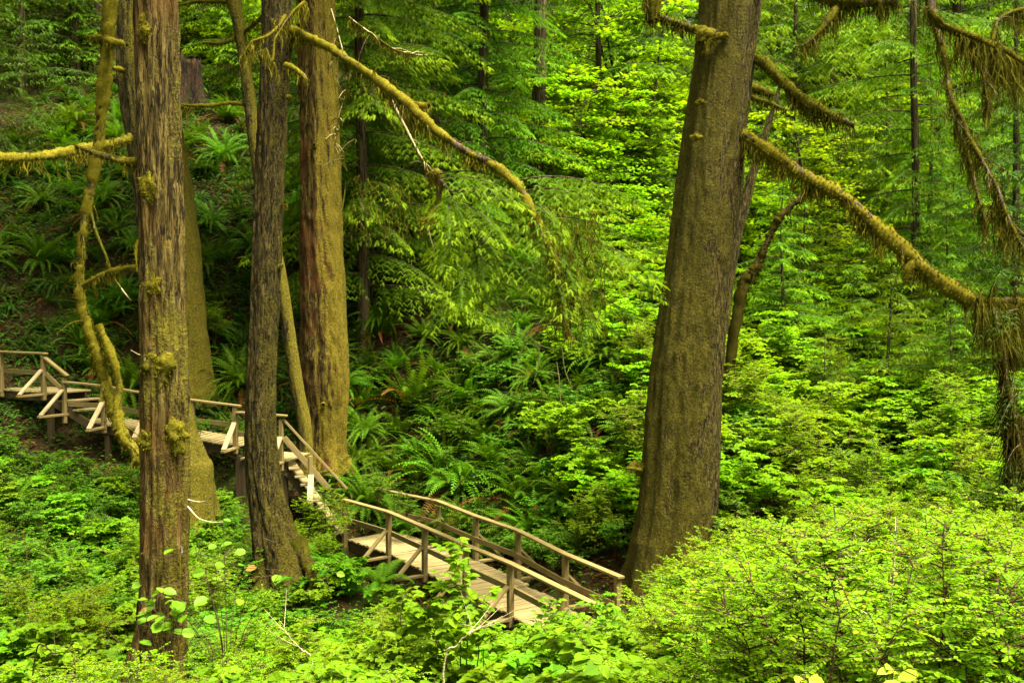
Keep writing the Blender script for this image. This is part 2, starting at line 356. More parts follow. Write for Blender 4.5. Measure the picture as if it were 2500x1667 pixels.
def hgt(x, y):
    x = np.asarray(x, float); y = np.asarray(y, float); sh = x.shape
    q = np.stack([x.ravel(), y.ravel()], -1) / 10
    out = np.empty(len(q))
    for k in range(0, len(q), 20000):
        c = q[k:k + 20000]; d2 = ((c[:, None] - _XY[None]) ** 2).sum(-1)
        out[k:k + 20000] = _tps(d2) @ _W[:-3] + _W[-3] + c @ _W[-2:]
    p3 = np.stack([q[:, 0] * 10, q[:, 1] * 10, np.zeros(len(q))], -1)
    out += .28 * fbm(p3 * .35, 3, 5) + .05 * fbm(p3 * 1.7, 3, 9)
    return (H + out).reshape(sh)
def h1(x, y): return float(hgt(np.array([x]), np.array([y]))[0])
def terrain():
    a = np.linspace(-1, 1, 300); gx = 90 * (np.abs(a) ** 1.7) * np.sign(a)
    b = np.linspace(0, 1, 340); gy = -40 + 170 * (b - .14 * np.sin(2 * np.pi * (b - .0)) * 0)
    gy = np.unique(np.concatenate([np.linspace(-40, 0, 40), np.linspace(0, 48, 240), np.linspace(48, 130, 80)]))
    X, Y = np.meshgrid(gx, gy); Z = hgt(X, Y)
    v = np.stack([X, Y, Z], -1).reshape(-1, 3); nx = len(gx); ny = len(gy)
    i = (np.arange(ny - 1)[:, None] * nx + np.arange(nx - 1)[None]); f = np.stack([i, i + 1, i + nx + 1, i + nx], -1).reshape(-1, 4)
    mb = MB(); mb.add(v, f); o = link('ground', mb.mesh('ground', [M['ground']], True)); o['kind'] = 'structure'
terrain()

# ------------------------------------------------------------------ trees: trunks, limbs, moss
def trunk_mesh(rows, d, mat, seed, top_extra=6, base_z=None, flare=.35, lobes=5, ridge=.05, rings=260, sides=56, bury=.4, dd=None, wob=.03):
    """rows: (y, xl, xr) outline read off the photo; a round trunk of that width at distance d"""
    pts, rad = [], []
    for k, (y, xl, xr) in enumerate(rows):
        dk = d if dd is None else dd[k]
        a, b = D(xl, y, dk), D(xr, y, dk); pts.append((a + b) / 2); rad.append(np.linalg.norm(b - a) / 2)
    pts = np.array(pts); rad = np.array(rad)                 # rows run from top to bottom
    if top_extra:
        t = norm(pts[0] - pts[2]); ex = np.arange(int(top_extra), 0, -1.0); pts = np.vstack([pts[0] + t * ex[:, None], pts]); rad = np.concatenate([rad[0] * (1 - .025 * ex), rad])
    if base_z is not None and pts[-1, 2] > base_z - bury:
        q = pts[-1].copy(); q[2] = base_z - bury; q[:2] += (pts[-1] - pts[-2])[:2] * .15; pts = np.vstack([pts, q]); rad = np.concatenate([rad, [rad[-1] * 1.1]])
    C = catmull(np.column_stack([pts, rad]), rings); c, r = C[:, :3], C[:, 3]
    org = np.array([c[-1, 0], c[-1, 1], c[-1, 2] + bury]); c = c - org
    th = np.linspace(0, 2 * np.pi, sides, endpoint=False)
    zz = c[:, 2][:, None] + 0 * th[None]; T = th[None] + 0 * zz
    cx, sx_ = np.cos(T), np.sin(T)
    rr = r[:, None] * np.ones_like(T)
    q = np.stack([cx * 3.2, sx_ * 3.2, zz * .35], -1)
    rdg = 1 - np.abs(vnoise(np.stack([cx * 7.5, sx_ * 7.5, zz * 1.5], -1), seed)) * 2
    rr = rr * (1 + ridge * rdg + wob * 2 * fbm(q, 2, seed + 3) + ridge * .6 * vnoise(np.stack([cx * 15, sx_ * 15, zz * 5], -1), seed + 7))
    fl = np.exp(-np.maximum(c[:, 2], -.2) / (r.mean() * 1.4))[:, None]
    ph = seed * 1.7
    rr = rr * (1 + flare * fl * (.55 + .45 * np.cos(T * lobes + ph + .7 * np.sin(T * 2 + ph))))
    v = np.stack([c[:, 0:1] + rr * cx, c[:, 1:2] + rr * sx_, zz], -1).reshape(-1, 3)
    i = np.arange(rings - 1)[:, None] * sides; j = np.arange(sides)[None]; j2 = (j + 1) % sides
    f = np.stack([i + j, i + sides + j, i + sides + j2, i + j2], -1).reshape(-1, 4)
    mb = MB(); mb.add(v, f); return mb.mesh('trunk', [mat], True), org, c, r

def fuzz(mb, pts, nrm, rng, n, size, droop=.5, m=0, width=.25):
    idx = rng.integers(0, len(pts), n); p = pts[idx]; q = nrm[idx]
    dr = q + rng.normal(0, .5, (n, 3)) + np.array([0, 0, -droop])
    tv = np.array(BLADE[0]) * np.array([1, width, 1])
    stamp(mb, tv, BLADE[1], p, dr, rng.normal(0, 1, (n, 3)), size * rng.uniform(.5, 1.5, n), m)

def strands(mb, p0, rng, Lmax, width=.012, m=0, sway=.15):
    """hanging moss: thin tapering strips from points p0 downwards"""
    K = len(p0); L = Lmax * rng.uniform(.15, 1, K) ** 1.3; n = 5
    a = rng.uniform(0, 2 * np.pi, K); side = np.stack([np.cos(a), np.sin(a), 0 * a], -1)
    s = np.linspace(0, 1, n); dx = rng.normal(0, sway, (K, 2)); cv = rng.normal(0, sway * .6, (K, 2))
    P_ = np.zeros((K, n, 3)); P_[:, :, 2] = -s[None] * L[:, None]
    P_[:, :, :2] = (dx[:, None] * s[None, :, None] + cv[:, None] * np.sin(s * 5)[None, :, None]) * L[:, None, None]
    P_ += p0[:, None]; wd = width * rng.uniform(.5, 1.5, K)[:, None] * (1 - .85 * s[None] ** 1.5)
    v = np.stack([P_ + side[:, None] * wd[..., None], P_ - side[:, None] * wd[..., None]], 2).reshape(-1, 3)
    b = np.arange(K)[:, None] * (2 * n) + np.arange(n - 1)[None] * 2; f = np.stack([b, b + 1, b + 3, b + 2], -1).reshape(-1, 4)
    mb.add(v, f, m)

def limb(parent, org, path, rad, seed, bark, mossm, fuzz_n=900, hang=.5, hang_n=250, name='limb', fz=.035, thick=1.0, hangw=.012, droops=None):
    """a branch along path (world points) with a moss coat as its own sub-part"""
    rng = np.random.default_rng(seed); L = sum(np.linalg.norm(np.array(path[k + 1]) - np.array(path[k])) for k in range(len(path) - 1))
    n = max(12, int(L / .07)); c = catmull(np.array(path), n)
    c = c + .012 * np.stack([fbm(c * 3.1 + k * 9, 2, seed + k) for k in range(3)], -1)
    r = np.interp(np.linspace(0, 1, n), np.linspace(0, 1, len(rad)), rad)
    org = np.asarray(org)
    mb = MB(); v, f, _ = tube(c - org, r * .85, 8); mb.add(v, f); tw = []
    if L > 1.2 and mossm is not None and name in ('limb', 'trunk'):
        for q in range(int(L * 3.2)):
            i = rng.integers(n // 6, n); t_ = norm(c[min(i + 1, n - 1)] - c[i - 1]); d_ = norm(t_ * rng.uniform(.2, .9) + rng.normal(0, .7, 3) + np.array([0, 0, -.15])); l_ = rng.uniform(.15, .6) * min(1, L / 3)
            b_ = c[i] - org; tq = np.array([b_, b_ + d_ * l_ * .5 + np.array([0, 0, .02]), b_ + d_ * l_ - np.array([0, 0, .12 * l_])]); tq = catmull(tq, 7); v, f, _ = tube(tq, np.linspace(.011, .003, 7), 5); mb.add(v, f); tw.append(tq[1:])
    o = link(name, mb.mesh(name, [bark], True), parent)
    if mossm is not None:
        mb = MB(); rr = r * thick * (1.04 + .3 * fbm(np.stack([np.arange(n) * .11, np.zeros(n), np.zeros(n)], -1), 3, seed + 5))
        v, f, nr = tube(c - org, np.maximum(rr, .006), 10)
        v = v + nr * (r.mean() * (.3 * fbm(v * 9, 2, seed) + .4 * fbm(v * 26, 2, seed + 2)))[:, None]; v[:, 2] -= np.repeat(r, 10) * .12; mb.add(v, f)
        fuzz(mb, v, nr, rng, int(fuzz_n * 1.3), fz * 1.35, .9, width=.13)
        if tw and hang: q = np.repeat(np.concatenate(tw), 3, 0); strands(mb, q + rng.normal(0, .008, q.shape), rng, hang * .6, hangw * .8)
        low = v[nr[:, 2] < -.2]
        if hang and len(low):
            dens = np.clip(.5 + fbm(low * 1.6, 2, seed + 11), .02, 1) ** 2; idx = rng.choice(len(low), hang_n, p=dens / dens.sum())
            strands(mb, low[idx], rng, hang, hangw)
        link('moss', mb.mesh('moss', [mossm], True), o)
    return o

def moss_clump(parent, p, org, r, seed, mat):
    rng = np.random.default_rng(seed); mb = MB()
    u = np.linspace(.05, np.pi - .05, 17); a = np.linspace(0, 2 * np.pi, 26, endpoint=False); U, A = np.meshgrid(u, a, indexing='ij')
    nr = np.stack([np.sin(U) * np.cos(A), np.sin(U) * np.sin(A), np.cos(U)], -1); v = nr * np.array(r) * (1 + .75 * fbm(nr * 1.9 + seed, 3, seed)[..., None]) + (np.array(p) - np.array(org))
    i = np.arange(16)[:, None] * 26; j = np.arange(26)[None]; f = np.stack([i + j, i + 26 + j, i + 26 + (j + 1) % 26, i + (j + 1) % 26], -1).reshape(-1, 4)
    v = v.reshape(-1, 3); mb.add(v, f); fuzz(mb, v, nr.reshape(-1, 3), rng, 1300, .026, .9); link('moss_clump', mb.mesh('moss_clump', [mat], True), parent)

def stubs(parent, org, c, r, spots, mat, mossm, seed):
    """broken branch stubs: (height z, angle, length, radius)"""
    for k, (z, a, L, q) in enumerate(spots):
        zz = z - org[2]; i = int(np.argmin(np.abs(c[:, 2] - zz))); p = org + c[i]; dr = np.array([math.cos(a), math.sin(a), .12])
        p0 = p + dr * r[i] * .75
        limb(parent, org, [p0, p0 + dr * (r[i] * .25 + L * .5), p0 + dr * (r[i] * .25 + L) + np.array([0, 0, -.1 * L])], [q, q * .8, q * .55], seed + k, mat, mossm, 120, .12, 25, 'branch_stub', .025, 1.05)

# the seven trunks, left to right -----------------------------------------------------------
def gz(x, d, y=1000):
    p = D(x, y, d); return h1(p[0], p[1])

# T1 cedar
t1 = [(0, 312, 405), (100, 316, 408), (250, 319, 411), (400, 322, 415), (550, 326, 418), (700, 326, 421), (850, 327, 425), (1000, 328, 428), (1150, 329, 429), (1300, 327, 427), (1400, 322, 425), (1470, 312, 423), (1568, 288, 420)]
me, O1, c1, r1 = trunk_mesh(t1, 13, M['bark_cedar'], 1, 7, gz(355, 13), .3, 4, .1, 560, 110, wob=.045)
T1 = thing('cedar_tree', 'tall reddish brown cedar with stringy bark, pale lichen streaks and yellow moss tufts', 'tree', O1)
link('trunk', me, T1)
# T2 leaning mossy trunk behind the cedar
t2 = [(0, 272, 375), (200, 282, 385), (400, 308, 405), (500, 322, 412), (700, 335, 422), (900, 345, 432), (960, 350, 440), (1000, 350, 452), (1050, 350, 470), (1090, 345, 485)]
me, O2, c2, r2 = trunk_mesh(t2, 24.5, M['bark_grey'], 2, 6, gz(440, 24.5), .6, 5, .06, 300, 72, wob=.045)
T2 = thing('leaning_tree', 'dark grey trunk with flared golden mossy base, mostly hidden right behind the reddish cedar', 'tree', O2); link('trunk', me, T2)
t8 = [(-10, 310, 396), (200, 318, 408), (300, 322, 417), (430, 335, 437), (600, 350, 459), (750, 358, 474), (830, 362, 481), (870, 360, 486)]
me, O8, c8, r8 = trunk_mesh(t8, 30, M['bark_grey'], 8, 6, gz(425, 30), .25, 5, .035, 260, 60)
T8 = thing('leaning_tree', 'pale mossy leaning trunk standing behind the middle boardwalk, peeking out right of the reddish cedar', 'tree', O8); link('trunk', me, T8)
# T3 dark trunk
t3 = [(0, 605, 668), (100, 604, 668), (200, 599, 661), (300, 592, 655), (400, 587, 650), (500, 583, 645), (600, 580, 643), (700, 577, 640), (800, 571, 634), (900, 567, 632), (1000, 565, 632), (1080, 567, 637), (1150, 573, 652), (1210, 580, 672), (1270, 585, 694), (1330, 588, 708)]
me, O3, c3, r3 = trunk_mesh(t3, 22, M['bark_dark'], 3, 7, gz(648, 22), .6, 5, .09, 380, 80, wob=.045)
T3 = thing('dark_hemlock_tree', 'dark furrowed trunk curving at a black hollow base in front of the wooden stairs', 'tree', O3); link('trunk', me, T3)
# T4 mossy trunk behind the stairs
t4 = [(0, 686, 764), (100, 690, 770), (300, 692, 775), (500, 693, 780), (700, 695, 790), (850, 698, 799), (940, 704, 794), (1030, 708, 784)]
me, O4, c4, r4 = trunk_mesh(t4, 29, M['bark_mossy'], 4, 7, gz(745, 29), .45, 6, .08, 360, 80, wob=.045)
T4 = thing('mossy_hemlock_tree', 'thick brown trunk with golden moss down its right side, on the bank behind the stairs', 'tree', O4); link('trunk', me, T4)
# T5 thin crooked tree
t5 = [(0, 520, 550), (60, 535, 562), (140, 548, 574), (225, 558, 586), (260, 563, 590), (340, 572, 602), (450, 590, 620), (620, 628, 656), (800, 655, 683), (900, 670, 699), (990, 686, 716)]
me, O5, c5, r5 = trunk_mesh(t5, 28, M['bark_grey'], 5, 4, gz(700, 28), .3, 4, .04, 260, 28)
T5 = thing('slender_crooked_tree', 'slender crooked tree with sideways mossy branches, passing behind the dark furrowed trunk', 'tree', O5); link('trunk', me, T5)
limb(T5, O5, [D(562, 238, 28), D(520, 237, 27.8), D(470, 243, 27.6), D(412, 240, 27.5)], [.06, .05, .045, .03], 51, M['bark_grey'], M['moss'], 700, .25, 120)
limb(T5, O5, [D(545, 70, 28), D(530, 92, 27.9), D(500, 100, 27.8), D(466, 98, 27.7)], [.07, .06, .05, .03], 52, M['bark_grey'], M['mossdark'], 500, .2, 60)
limb(T5, O5, [D(530, 5, 28), D(490, 2, 27.8), D(450, 4, 27.6), D(405, 14, 27.5)], [.07, .06, .05, .03], 53, M['bark_grey'], M['mossdark'], 500, .3, 90)
limb(T5, O5, [D(560, 75, 28), D(585, 55, 27.6), D(610, 30, 27.4), D(660, 10, 27.2)], [.05, .04, .03, .02], 54, M['bark_grey'], M['mossdark'], 400, .4, 120)
# T6 mossy vine-like stem
pth = [(262, -60), (256, 0), (247, 90), (238, 200), (230, 290), (214, 400), (196, 500), (185, 580), (183, 640), (192, 715), (208, 770), (228, 820), (243, 880), (262, 940), (280, 990), (305, 1030), (345, 1080), (385, 1150)]
dp = [15.0] * 13 + [14.9, 14.8, 14.6, 14.3, 14.2]
pp = [D(x, y, q) for (x, y), q in zip(pth, dp)]
O6 = np.array([pp[-1][0], pp[-1][1], gz(390, 14.2)]); pp.append(O6 + np.array([.1, 0, -.2]))
T6 = thing('mossy_vine_maple', 'thin snaking yellow mossy stem left of the reddish cedar, bending in front of the boardwalk', 'tree', O6)
limb(T6, O6, pp, [.08, .085, .08, .075, .065, .06, .065, .07, .085, .08], 61, M['bark_grey'], M['moss'], 5200, .12, 260, 'trunk', .022, 1.1)
limb(T6, O6, [D(228, 745, 15), D(246, 790, 14.95), D(262, 830, 14.9), D(273, 890, 14.9), D(270, 940, 14.85), D(272, 985, 14.8)], [.04, .05, .06, .055, .05, .05], 62, M['bark_grey'], M['moss'], 1300, .1, 80, 'trunk_strand', .02, 1.1)
limb(T6, O6, [D(243, 92, 15), D(225, 84, 14.9), D(203, 84, 14.8)], [.035, .03, .012], 63, M['bark_grey'], M['mossdark'], 200, .15, 30)
limb(T6, O6, [D(243, 90, 15), D(268, 98, 14.8), D(292, 105, 14.6)], [.05, .045, .02], 64, M['bark_grey'], M['moss'], 300, .15, 40)
limb(T6, O6, [D(205, 480, 15), D(222, 535, 14.9), D(245, 590, 14.8), D(262, 640, 14.8), D(300, 690, 14.7)], [.018, .02, .018, .016, .008], 65, M['deadwood'], M['mossdark'], 250, 0, 0, 'twig', .012, 1.0)
# mossy branches on the cedar
limb(T1, O1, [D(335, 372, 13), D(300, 372, 13.0), D(258, 365, 13.1), D(215, 350, 13.2), D(176, 337, 13.3)], [.05, .05, .05, .045, .02], 11, M['bark_grey'], M['moss'], 1500, .2, 180, fz=.022)
limb(T2, O2, [D(310, 312, 24.5), D(270, 325, 23), D(200, 340, 21), D(110, 357, 19.5), D(0, 362, 18.5), D(-90, 368, 18)], [.09, .085, .085, .08, .07, .05], 21, M['bark_grey'], M['moss'], 3500, .3, 500)
limb(T1, O1, [D(330, 615, 13), D(300, 614, 13.2), D(262, 622, 13.5), D(222, 638, 13.8), D(190, 655, 14)], [.022, .035, .04, .045, .018], 12, M['bark_grey'], M['moss'], 1100, .16, 140, fz=.022)
limb(T1, O1, [D(335, 560, 13), D(318, 553, 12.9), D(312, 575, 12.85), D(314, 620, 12.8)], [.03, .025, .02, .008], 13, M['bark_grey'], M['moss'], 260, .1, 30, 'branch_stub', .02)
limb(T1, O1, [D(428, 1160, 13), D(450, 1185, 12.8), D(480, 1197, 12.6), D(513, 1198, 12.5)], [.014, .012, .01, .005], 14, M['deadwood'], None, name='twig')
limb(T1, O1, [D(428, 1145, 13), D(452, 1152, 12.9), D(470, 1150, 12.8), D(485, 1138, 12.7)], [.012, .01, .008, .004], 15, M['deadwood'], None, name='twig')
limb(T1, O1, [D(330, 815, 12.9), D(315, 812, 12.75), D(300, 803, 12.6)], [.014, .01, .006], 16, M['deadwood'], None, name='twig')
for k, (x, y, s) in enumerate([(344, 430, .1), (365, 838, .15), (352, 655, .09), (402, 1000, .13), (338, 1010, .1), (335, 70, .09)]):
    moss_clump(T1, D(x, y, 12.74) , O1, (s * 1.0, s * .4, s * 1.25), 170 + k, M['moss'])
stubs(T2, O2, c2, r2, [(D(0, 180, 24.5)[2], -2.2, .3, .06)], M['bark_grey'], M['moss'], 210)
stubs(T3, O3, c3, r3, [(D(0, 165, 22)[2], -.3, .35, .06), (D(0, 480, 22)[2], -.2, .18, .04), (D(0, 615, 22)[2], -.4, .12, .09), (D(0, 230, 22)[2], -.1, .12, .06)], M['bark_dark'], M['moss'], 310)
stubs(T4, O4, c4, r4, [(D(0, 350, 29)[2], -1.6, .2, .06), (D(0, 930, 29)[2], -1.5, .12, .07)], M['bark_mossy'], M['moss'], 410)
# roots at the dark trunk's base
for k, (x, y, x2, y2) in enumerate([(680, 1240, 735, 1395), (660, 1260, 690, 1390), (600, 1290, 578, 1335), (625, 1290, 620, 1385)]):
    limb(T3, O3, [D(x, y, 21.9), D((x + x2) / 2 + 6, (y + y2) / 2, 21.6), D(x2, y2, 21.3)], [.22, .14, .06], 330 + k, M['bark_dark'], M['mossdark'] if k < 2 else None, 500, .25, 60, 'root')

# T7 big spruce
t7 = [(0, 1610, 1750), (100, 1602, 1736), (200, 1590, 1725), (300, 1575, 1713), (400, 1561, 1705), (500, 1548, 1695), (600, 1535, 1681), (700, 1520, 1671), (800, 1505, 1663), (900, 1492, 1655), (1000, 1484, 1650), (1100, 1477, 1645), (1200, 1466, 1638), (1265, 1456, 1634)]
me, O7, c7, r7 = trunk_mesh(t7, 21, M['bark_spruce'], 7, 8, gz(1545, 21), .25, 5, .034, 560, 130, wob=.035)
T7 = thing('spruce_tree', 'massive grey brown spruce trunk coated in olive moss, leaning right beyond the footbridge', 'tree', O7); link('trunk', me, T7)
limb(T7, O7, [D(1640, 85, 20.7), D(1600, 70, 20.4), D(1555, 52, 20.2), D(1510, 38, 20), D(1478, 14, 19.8)], [.12, .09, .07, .06, .04], 71, M['bark_far'], M['mossdark'], 1500, .35, 160)
limb(T7, O7, [D(1500, -30, 20), D(1500, 10, 20), D(1502, 45, 19.9)], [.1, .13, .06], 72, M['bark_far'], M['mossdark'], 900, .3, 160)
limb(T7, O7, [D(1640, 78, 20.3), D(1615, 80, 20.2), D(1605, 95, 20.15)], [.1, .14, .05], 78, M['bark_far'], M['moss'], 900, .3, 160, 'branch_stub')
limb(T7, O7, [D(1720, 122, 21), D(1755, 145, 20.7), D(1800, 190, 20.3), D(1850, 232, 20), D(1905, 262, 19.8), D(1960, 288, 19.6)], [.08, .08, .085, .085, .08, .05], 73, M['bark_far'], M['mossdark'], 3200, .4, 420)
limb(T7, O7, [D(1860, 235, 20), D(1855, 250, 20), D(1855, 265, 20)], [.03, .07, .03], 79, M['bark_far'], M['mossdark'], 400, .3, 90)
limb(T7, O7, [D(1685, 300, 20.8), D(1735, 325, 20.4), D(1790, 360, 20), D(1855, 405, 19.6), D(1950, 462, 19.2), D(2045, 545, 18.8), D(2140, 630, 18.4), D(2225, 685, 18), D(2300, 700, 17.7), D(2380, 705, 17.4)], [.13, .11, .1, .1, .1, .105, .12, .12, .09, .06], 74, M['bark_far'], M['moss'], 16000, .5, 1500, fz=.032)
limb(T7, O7, [D(2100, 590, 18.6), D(2088, 615, 18.5), D(2080, 650, 18.5)], [.05, .08, .02], 75, M['bark_far'], M['moss'], 600, .3, 140)
limb(T7, O7, [D(1715, 195, 21.2), D(1745, 205, 21.4), D(1775, 216, 21.5)], [.07, .07, .06], 76, M['bark_far'], M['mossdark'], 500, .2, 50, 'branch_stub')
limb(T7, O7, [D(1712, 218, 21.2), D(1760, 235, 21.5), D(1805, 252, 21.8)], [.05, .05, .03], 77, M['bark_far'], M['mossdark'], 500, .2, 60, 'branch_stub')
for k, (x, y, s) in enumerate([(1600, 315, .1), (1655, 82, .12), (1608, 235, .07), (1470, 1075, .2)]):
    moss_clump(T7, D(x, y, 20.35 if k != 3 else 20.9), O7, (s, s * .6, s * .6), 770 + k, M['moss'])

# leaning dark dead trunk behind the spruce, stump on the slope, post stump by the bridge
Q = [D(1792, 195, 30), D(1770, 270, 30), D(1735, 380, 30), D(1708, 480, 30), D(1685, 560, 30), D(1660, 700, 30)]
g0 = h1(Q[-1][0], Q[-1][1]); Q.append(np.array([Q[-1][0] - .2, Q[-1][1], g0 - .2]))
LT = thing('leaning_snag', 'dark leaning dead trunk just right of the massive spruce', 'tree', (Q[-1][0], Q[-1][1], g0)); v, f, _ = tube(catmull(Q, 60) - np.array(LT.location), np.linspace(.04, .3, 60), 14); mb = MB(); mb.add(v, f); link('trunk', mb.mesh('trunk', [M['bark_dark']], True), LT)
Q = [D(1868, 425, 27), D(1835, 455, 27), D(1790, 500, 27), D(1760, 560, 27), D(1735, 615, 27), D(1700, 680, 27)]
g0 = h1(Q[-1][0], Q[-1][1]); Q.append(np.array([Q[-1][0] - .5, Q[-1][1], g0 - .2]))
LB = thing('fallen_branch', 'dark mossy fallen branch propped upright below the long mossy limb', 'branch', (Q[-1][0], Q[-1][1], g0))
limb(LB, np.array(LB.location), Q, [.06, .08, .09, .1, .11, .12, .12], 91, M['bark_dark'], M['mossblack'], 1500, .3, 200)

def stump(loc, r, h, label, seed, mat, fl=1.0, name='tree_stump'):
    th = np.linspace(0, 2 * np.pi, 40, endpoint=False); zs = np.linspace(-.4, 1, 16); v = []
    for z in zs:
        k = math.exp(-max(z, 0) * 3.2); rr = r * (1 + fl * k * (.6 + .4 * np.cos(5 * th + seed)) + .16 * vnoise(np.stack([np.cos(th) * 3, np.sin(th) * 3, 0 * th + z * 1.2], -1), seed))
        top = h * z if z < .99 else h * (1 + .25 * vnoise(np.stack([np.cos(th) * 2.5, np.sin(th) * 2.5, 0 * th], -1), seed + 2))
        v.append(np.stack([rr * np.cos(th), rr * np.sin(th), top + 0 * th], -1))
    v.append(np.stack([r * .7 * np.cos(th), r * .7 * np.sin(th), h * .75 + 0 * th], -1)); v = np.array(v); n = len(v)
    i = np.arange(n - 1)[:, None] * 40; j = np.arange(40)[None]; f = np.stack([i + j, i + (j + 1) % 40, i + 40 + (j + 1) % 40, i + 40 + j], -1).reshape(-1, 4)
    mb = MB(); mb.add(v.reshape(-1, 3), f); b = (n - 1) * 40; mb.f.append((np.arange(40)[None] + b, 0)); mb.uv.append(np.zeros((40, 2)))
    o = link(name, mb.mesh(name, [mat], True), None, loc); tag(o, label, 'stump'); return o
p = D(437, 205, 40.5); stump((p[0], p[1], h1(p[0], p[1])), .42, 1.9, 'dark reddish rotten stump with spreading roots high on the left slope', 3, M['stump'], 2.0)
p = D(1462, 1440, 18.3); p[2] = h1(p[0], p[1]); stump(tuple(p), .28, D(0, 1385, 18.3)[2] - p[2], 'short dark stump at the right end of the footbridge', 5, M['bark_dark'], .1)
p = D(1467, 1310, 18.6); 

# ------------------------------------------------------------------ boardwalk, stairs, footbridge
def beam(mb, p, q, wd, ht, up=(0, 0, 1), m=0, seed=0):
    p, q = np.array(p, float), np.array(q, float); x = norm(q - p); up = np.array(up, float)
    y = norm(np.cross(up, x)); z = np.cross(x, y); L = np.linalg.norm(q - p)
    v = np.array([e + y * sy * wd / 2 + z * sz * ht / 2 for e in (p, q) for sy, sz in ((-1, -1), (1, -1), (1, 1), (-1, 1))])
    f = [(0, 3, 2, 1), (4, 5, 6, 7), (0, 1, 5, 4), (1, 2, 6, 5), (2, 3, 7, 6), (3, 0, 4, 7)]
    u0 = (seed * .37 + p[0] * 3.1 + p[2] * 1.7) % 17
    uv = []
    for k, ff in enumerate(f):
        if k < 2: uv += [(u0 + a * .1, b * .1) for a, b in ((0, 0), (0, ht), (wd, ht), (wd, 0))]
        else: 
            hh = wd if k in (2, 4) else ht
            uv += [(u0, k * .4), (u0, k * .4 + hh), (u0 + L, k * .4 + hh), (u0 + L, k * .4)]
    mb.add(v, f, m, None, uv)
def board(parent, name, p, q, wd, ht, up=(0, 0, 1), mat='wood'):
    mb = MB(); o_ = np.array(parent.location); beam(mb, np.array(p) - o_, np.array(q) - o_, wd, ht, up)
    o = link(name, mb.mesh(name, [M[mat]], False, True), parent)
    bv = o.modifiers.new('edge', 'BEVEL'); bv.width = .006; bv.segments = 1; bv.limit_method = 'NONE'
    return o
Z1 = np.array([0, 0, 1.0])
def deck(parent, a, b, side, width, seed, gap=.024, pw=.15, name='deck', z=0.0):
    """planks laid across from edge a-b towards side"""
    a, b = np.array(a), np.array(b); L = np.linalg.norm(b - a); t = (b - a) / L; n = max(1, int(L / pw)); rng = random.Random(seed); mb = MB(); o_ = np.array(parent.location)
    for k in range(n):
        c = a + t * (L * (k + .5) / n) - o_; j0, j1 = rng.uniform(-.04, .04), rng.uniform(-.03, .03); dz = rng.uniform(-.006, .006) + z
        beam(mb, c + side * j0 + Z1 * dz, c + side * (width + j1) + Z1 * (dz + rng.uniform(-.004, .004)), L / n - gap, .045, (0, 0, 1), 0, k)
    o = link(name, mb.mesh(name, [M['deck']], False, True), parent); bv = o.modifiers.new('edge', 'BEVEL'); bv.width = .005; bv.segments = 1; bv.limit_method = 'NONE'
    return o
def perp(a, b):
    t = norm((np.array(b) - np.array(a)) * np.array([1, 1, 0])); return np.array([-t[1], t[0], 0])   # left of travel
RH = 1.07
def railing(th, posts, inner, posts_h=RH, brace=True, rails=True, ov=(.12, .12), skipbrace=(), mid=.52, reach=.72, brmat='wood'):
    """posts: base points on deck level; inner: unit vector from the posts to the deck"""
    for k, p in enumerate(posts):
        inn = inner[k] if isinstance(inner, list) else inner
        board(th, 'post', p - Z1 * .22, p + Z1 * (posts_h - .025), .115, .115, inn)
        if brace and k not in skipbrace:
            e = p - inn * reach
            board(th, 'outrigger', p + inn * .1 - Z1 * .065, e - inn * .06 - Z1 * .065, .12, .06)
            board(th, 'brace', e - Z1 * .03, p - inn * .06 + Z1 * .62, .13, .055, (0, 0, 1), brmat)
    if not rails: return
    for k in range(len(posts) - 1):
        p, q = posts[k], posts[k + 1]; t = norm(q - p); inn = inner[k] if isinstance(inner, list) else inner
        a = p - t * (ov[0] if k == 0 else 0); b = q + t * (ov[1] if k == len(posts) - 2 else 0)
        board(th, 'handrail', a + Z1 * (posts_h), b + Z1 * (posts_h), .15, .05)
        off = inn * .073
        board(th, 'middle_rail', p + off + Z1 * mid, q + off + Z1 * mid, .04, .13)

a0, a1, a2 = P(-150, 938, 30.2), P(3.6, 949, 28.6), P(107, 957, 27.5)
za = a2[2]; a1[2] = a0[2] = za
inA = perp(a1, a2)
b1, b2, b3, b35, b4 = P(158, 1006, 27.3), P(253.6, 1037, 27.1), P(362, 1058, 26.9), P(470, 1073, 26.7), P(575, 1087, 26.5)
c5_ = P(687, 1121, 26.2)
TA = thing('boardwalk', 'upper boardwalk landing with railing at the left edge, highest of the wooden walkways', 'boardwalk', (a2[0], a2[1], za - 1.2), 'wooden walkway sections through the forest')
deck(TA, a0 + inA * .06 - Z1 * .03, a2 + norm(a2 - a1) * .25 + inA * .06 - Z1 * .03, inA, 1.25, 1)
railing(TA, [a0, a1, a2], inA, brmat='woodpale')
for s in (.15, 1.15): board(TA, 'joist', a0 + inA * s - Z1 * .17, a2 + norm(a2 - a1) * .22 + inA * s - Z1 * .17, .06, .22, mat='wooddark')
for q in (a1, a2): board(TA, 'pile', q + inA * .2 - Z1 * 2.2, q + inA * .2 - Z1 * .29, .14, .14, inA, mat='wooddark')
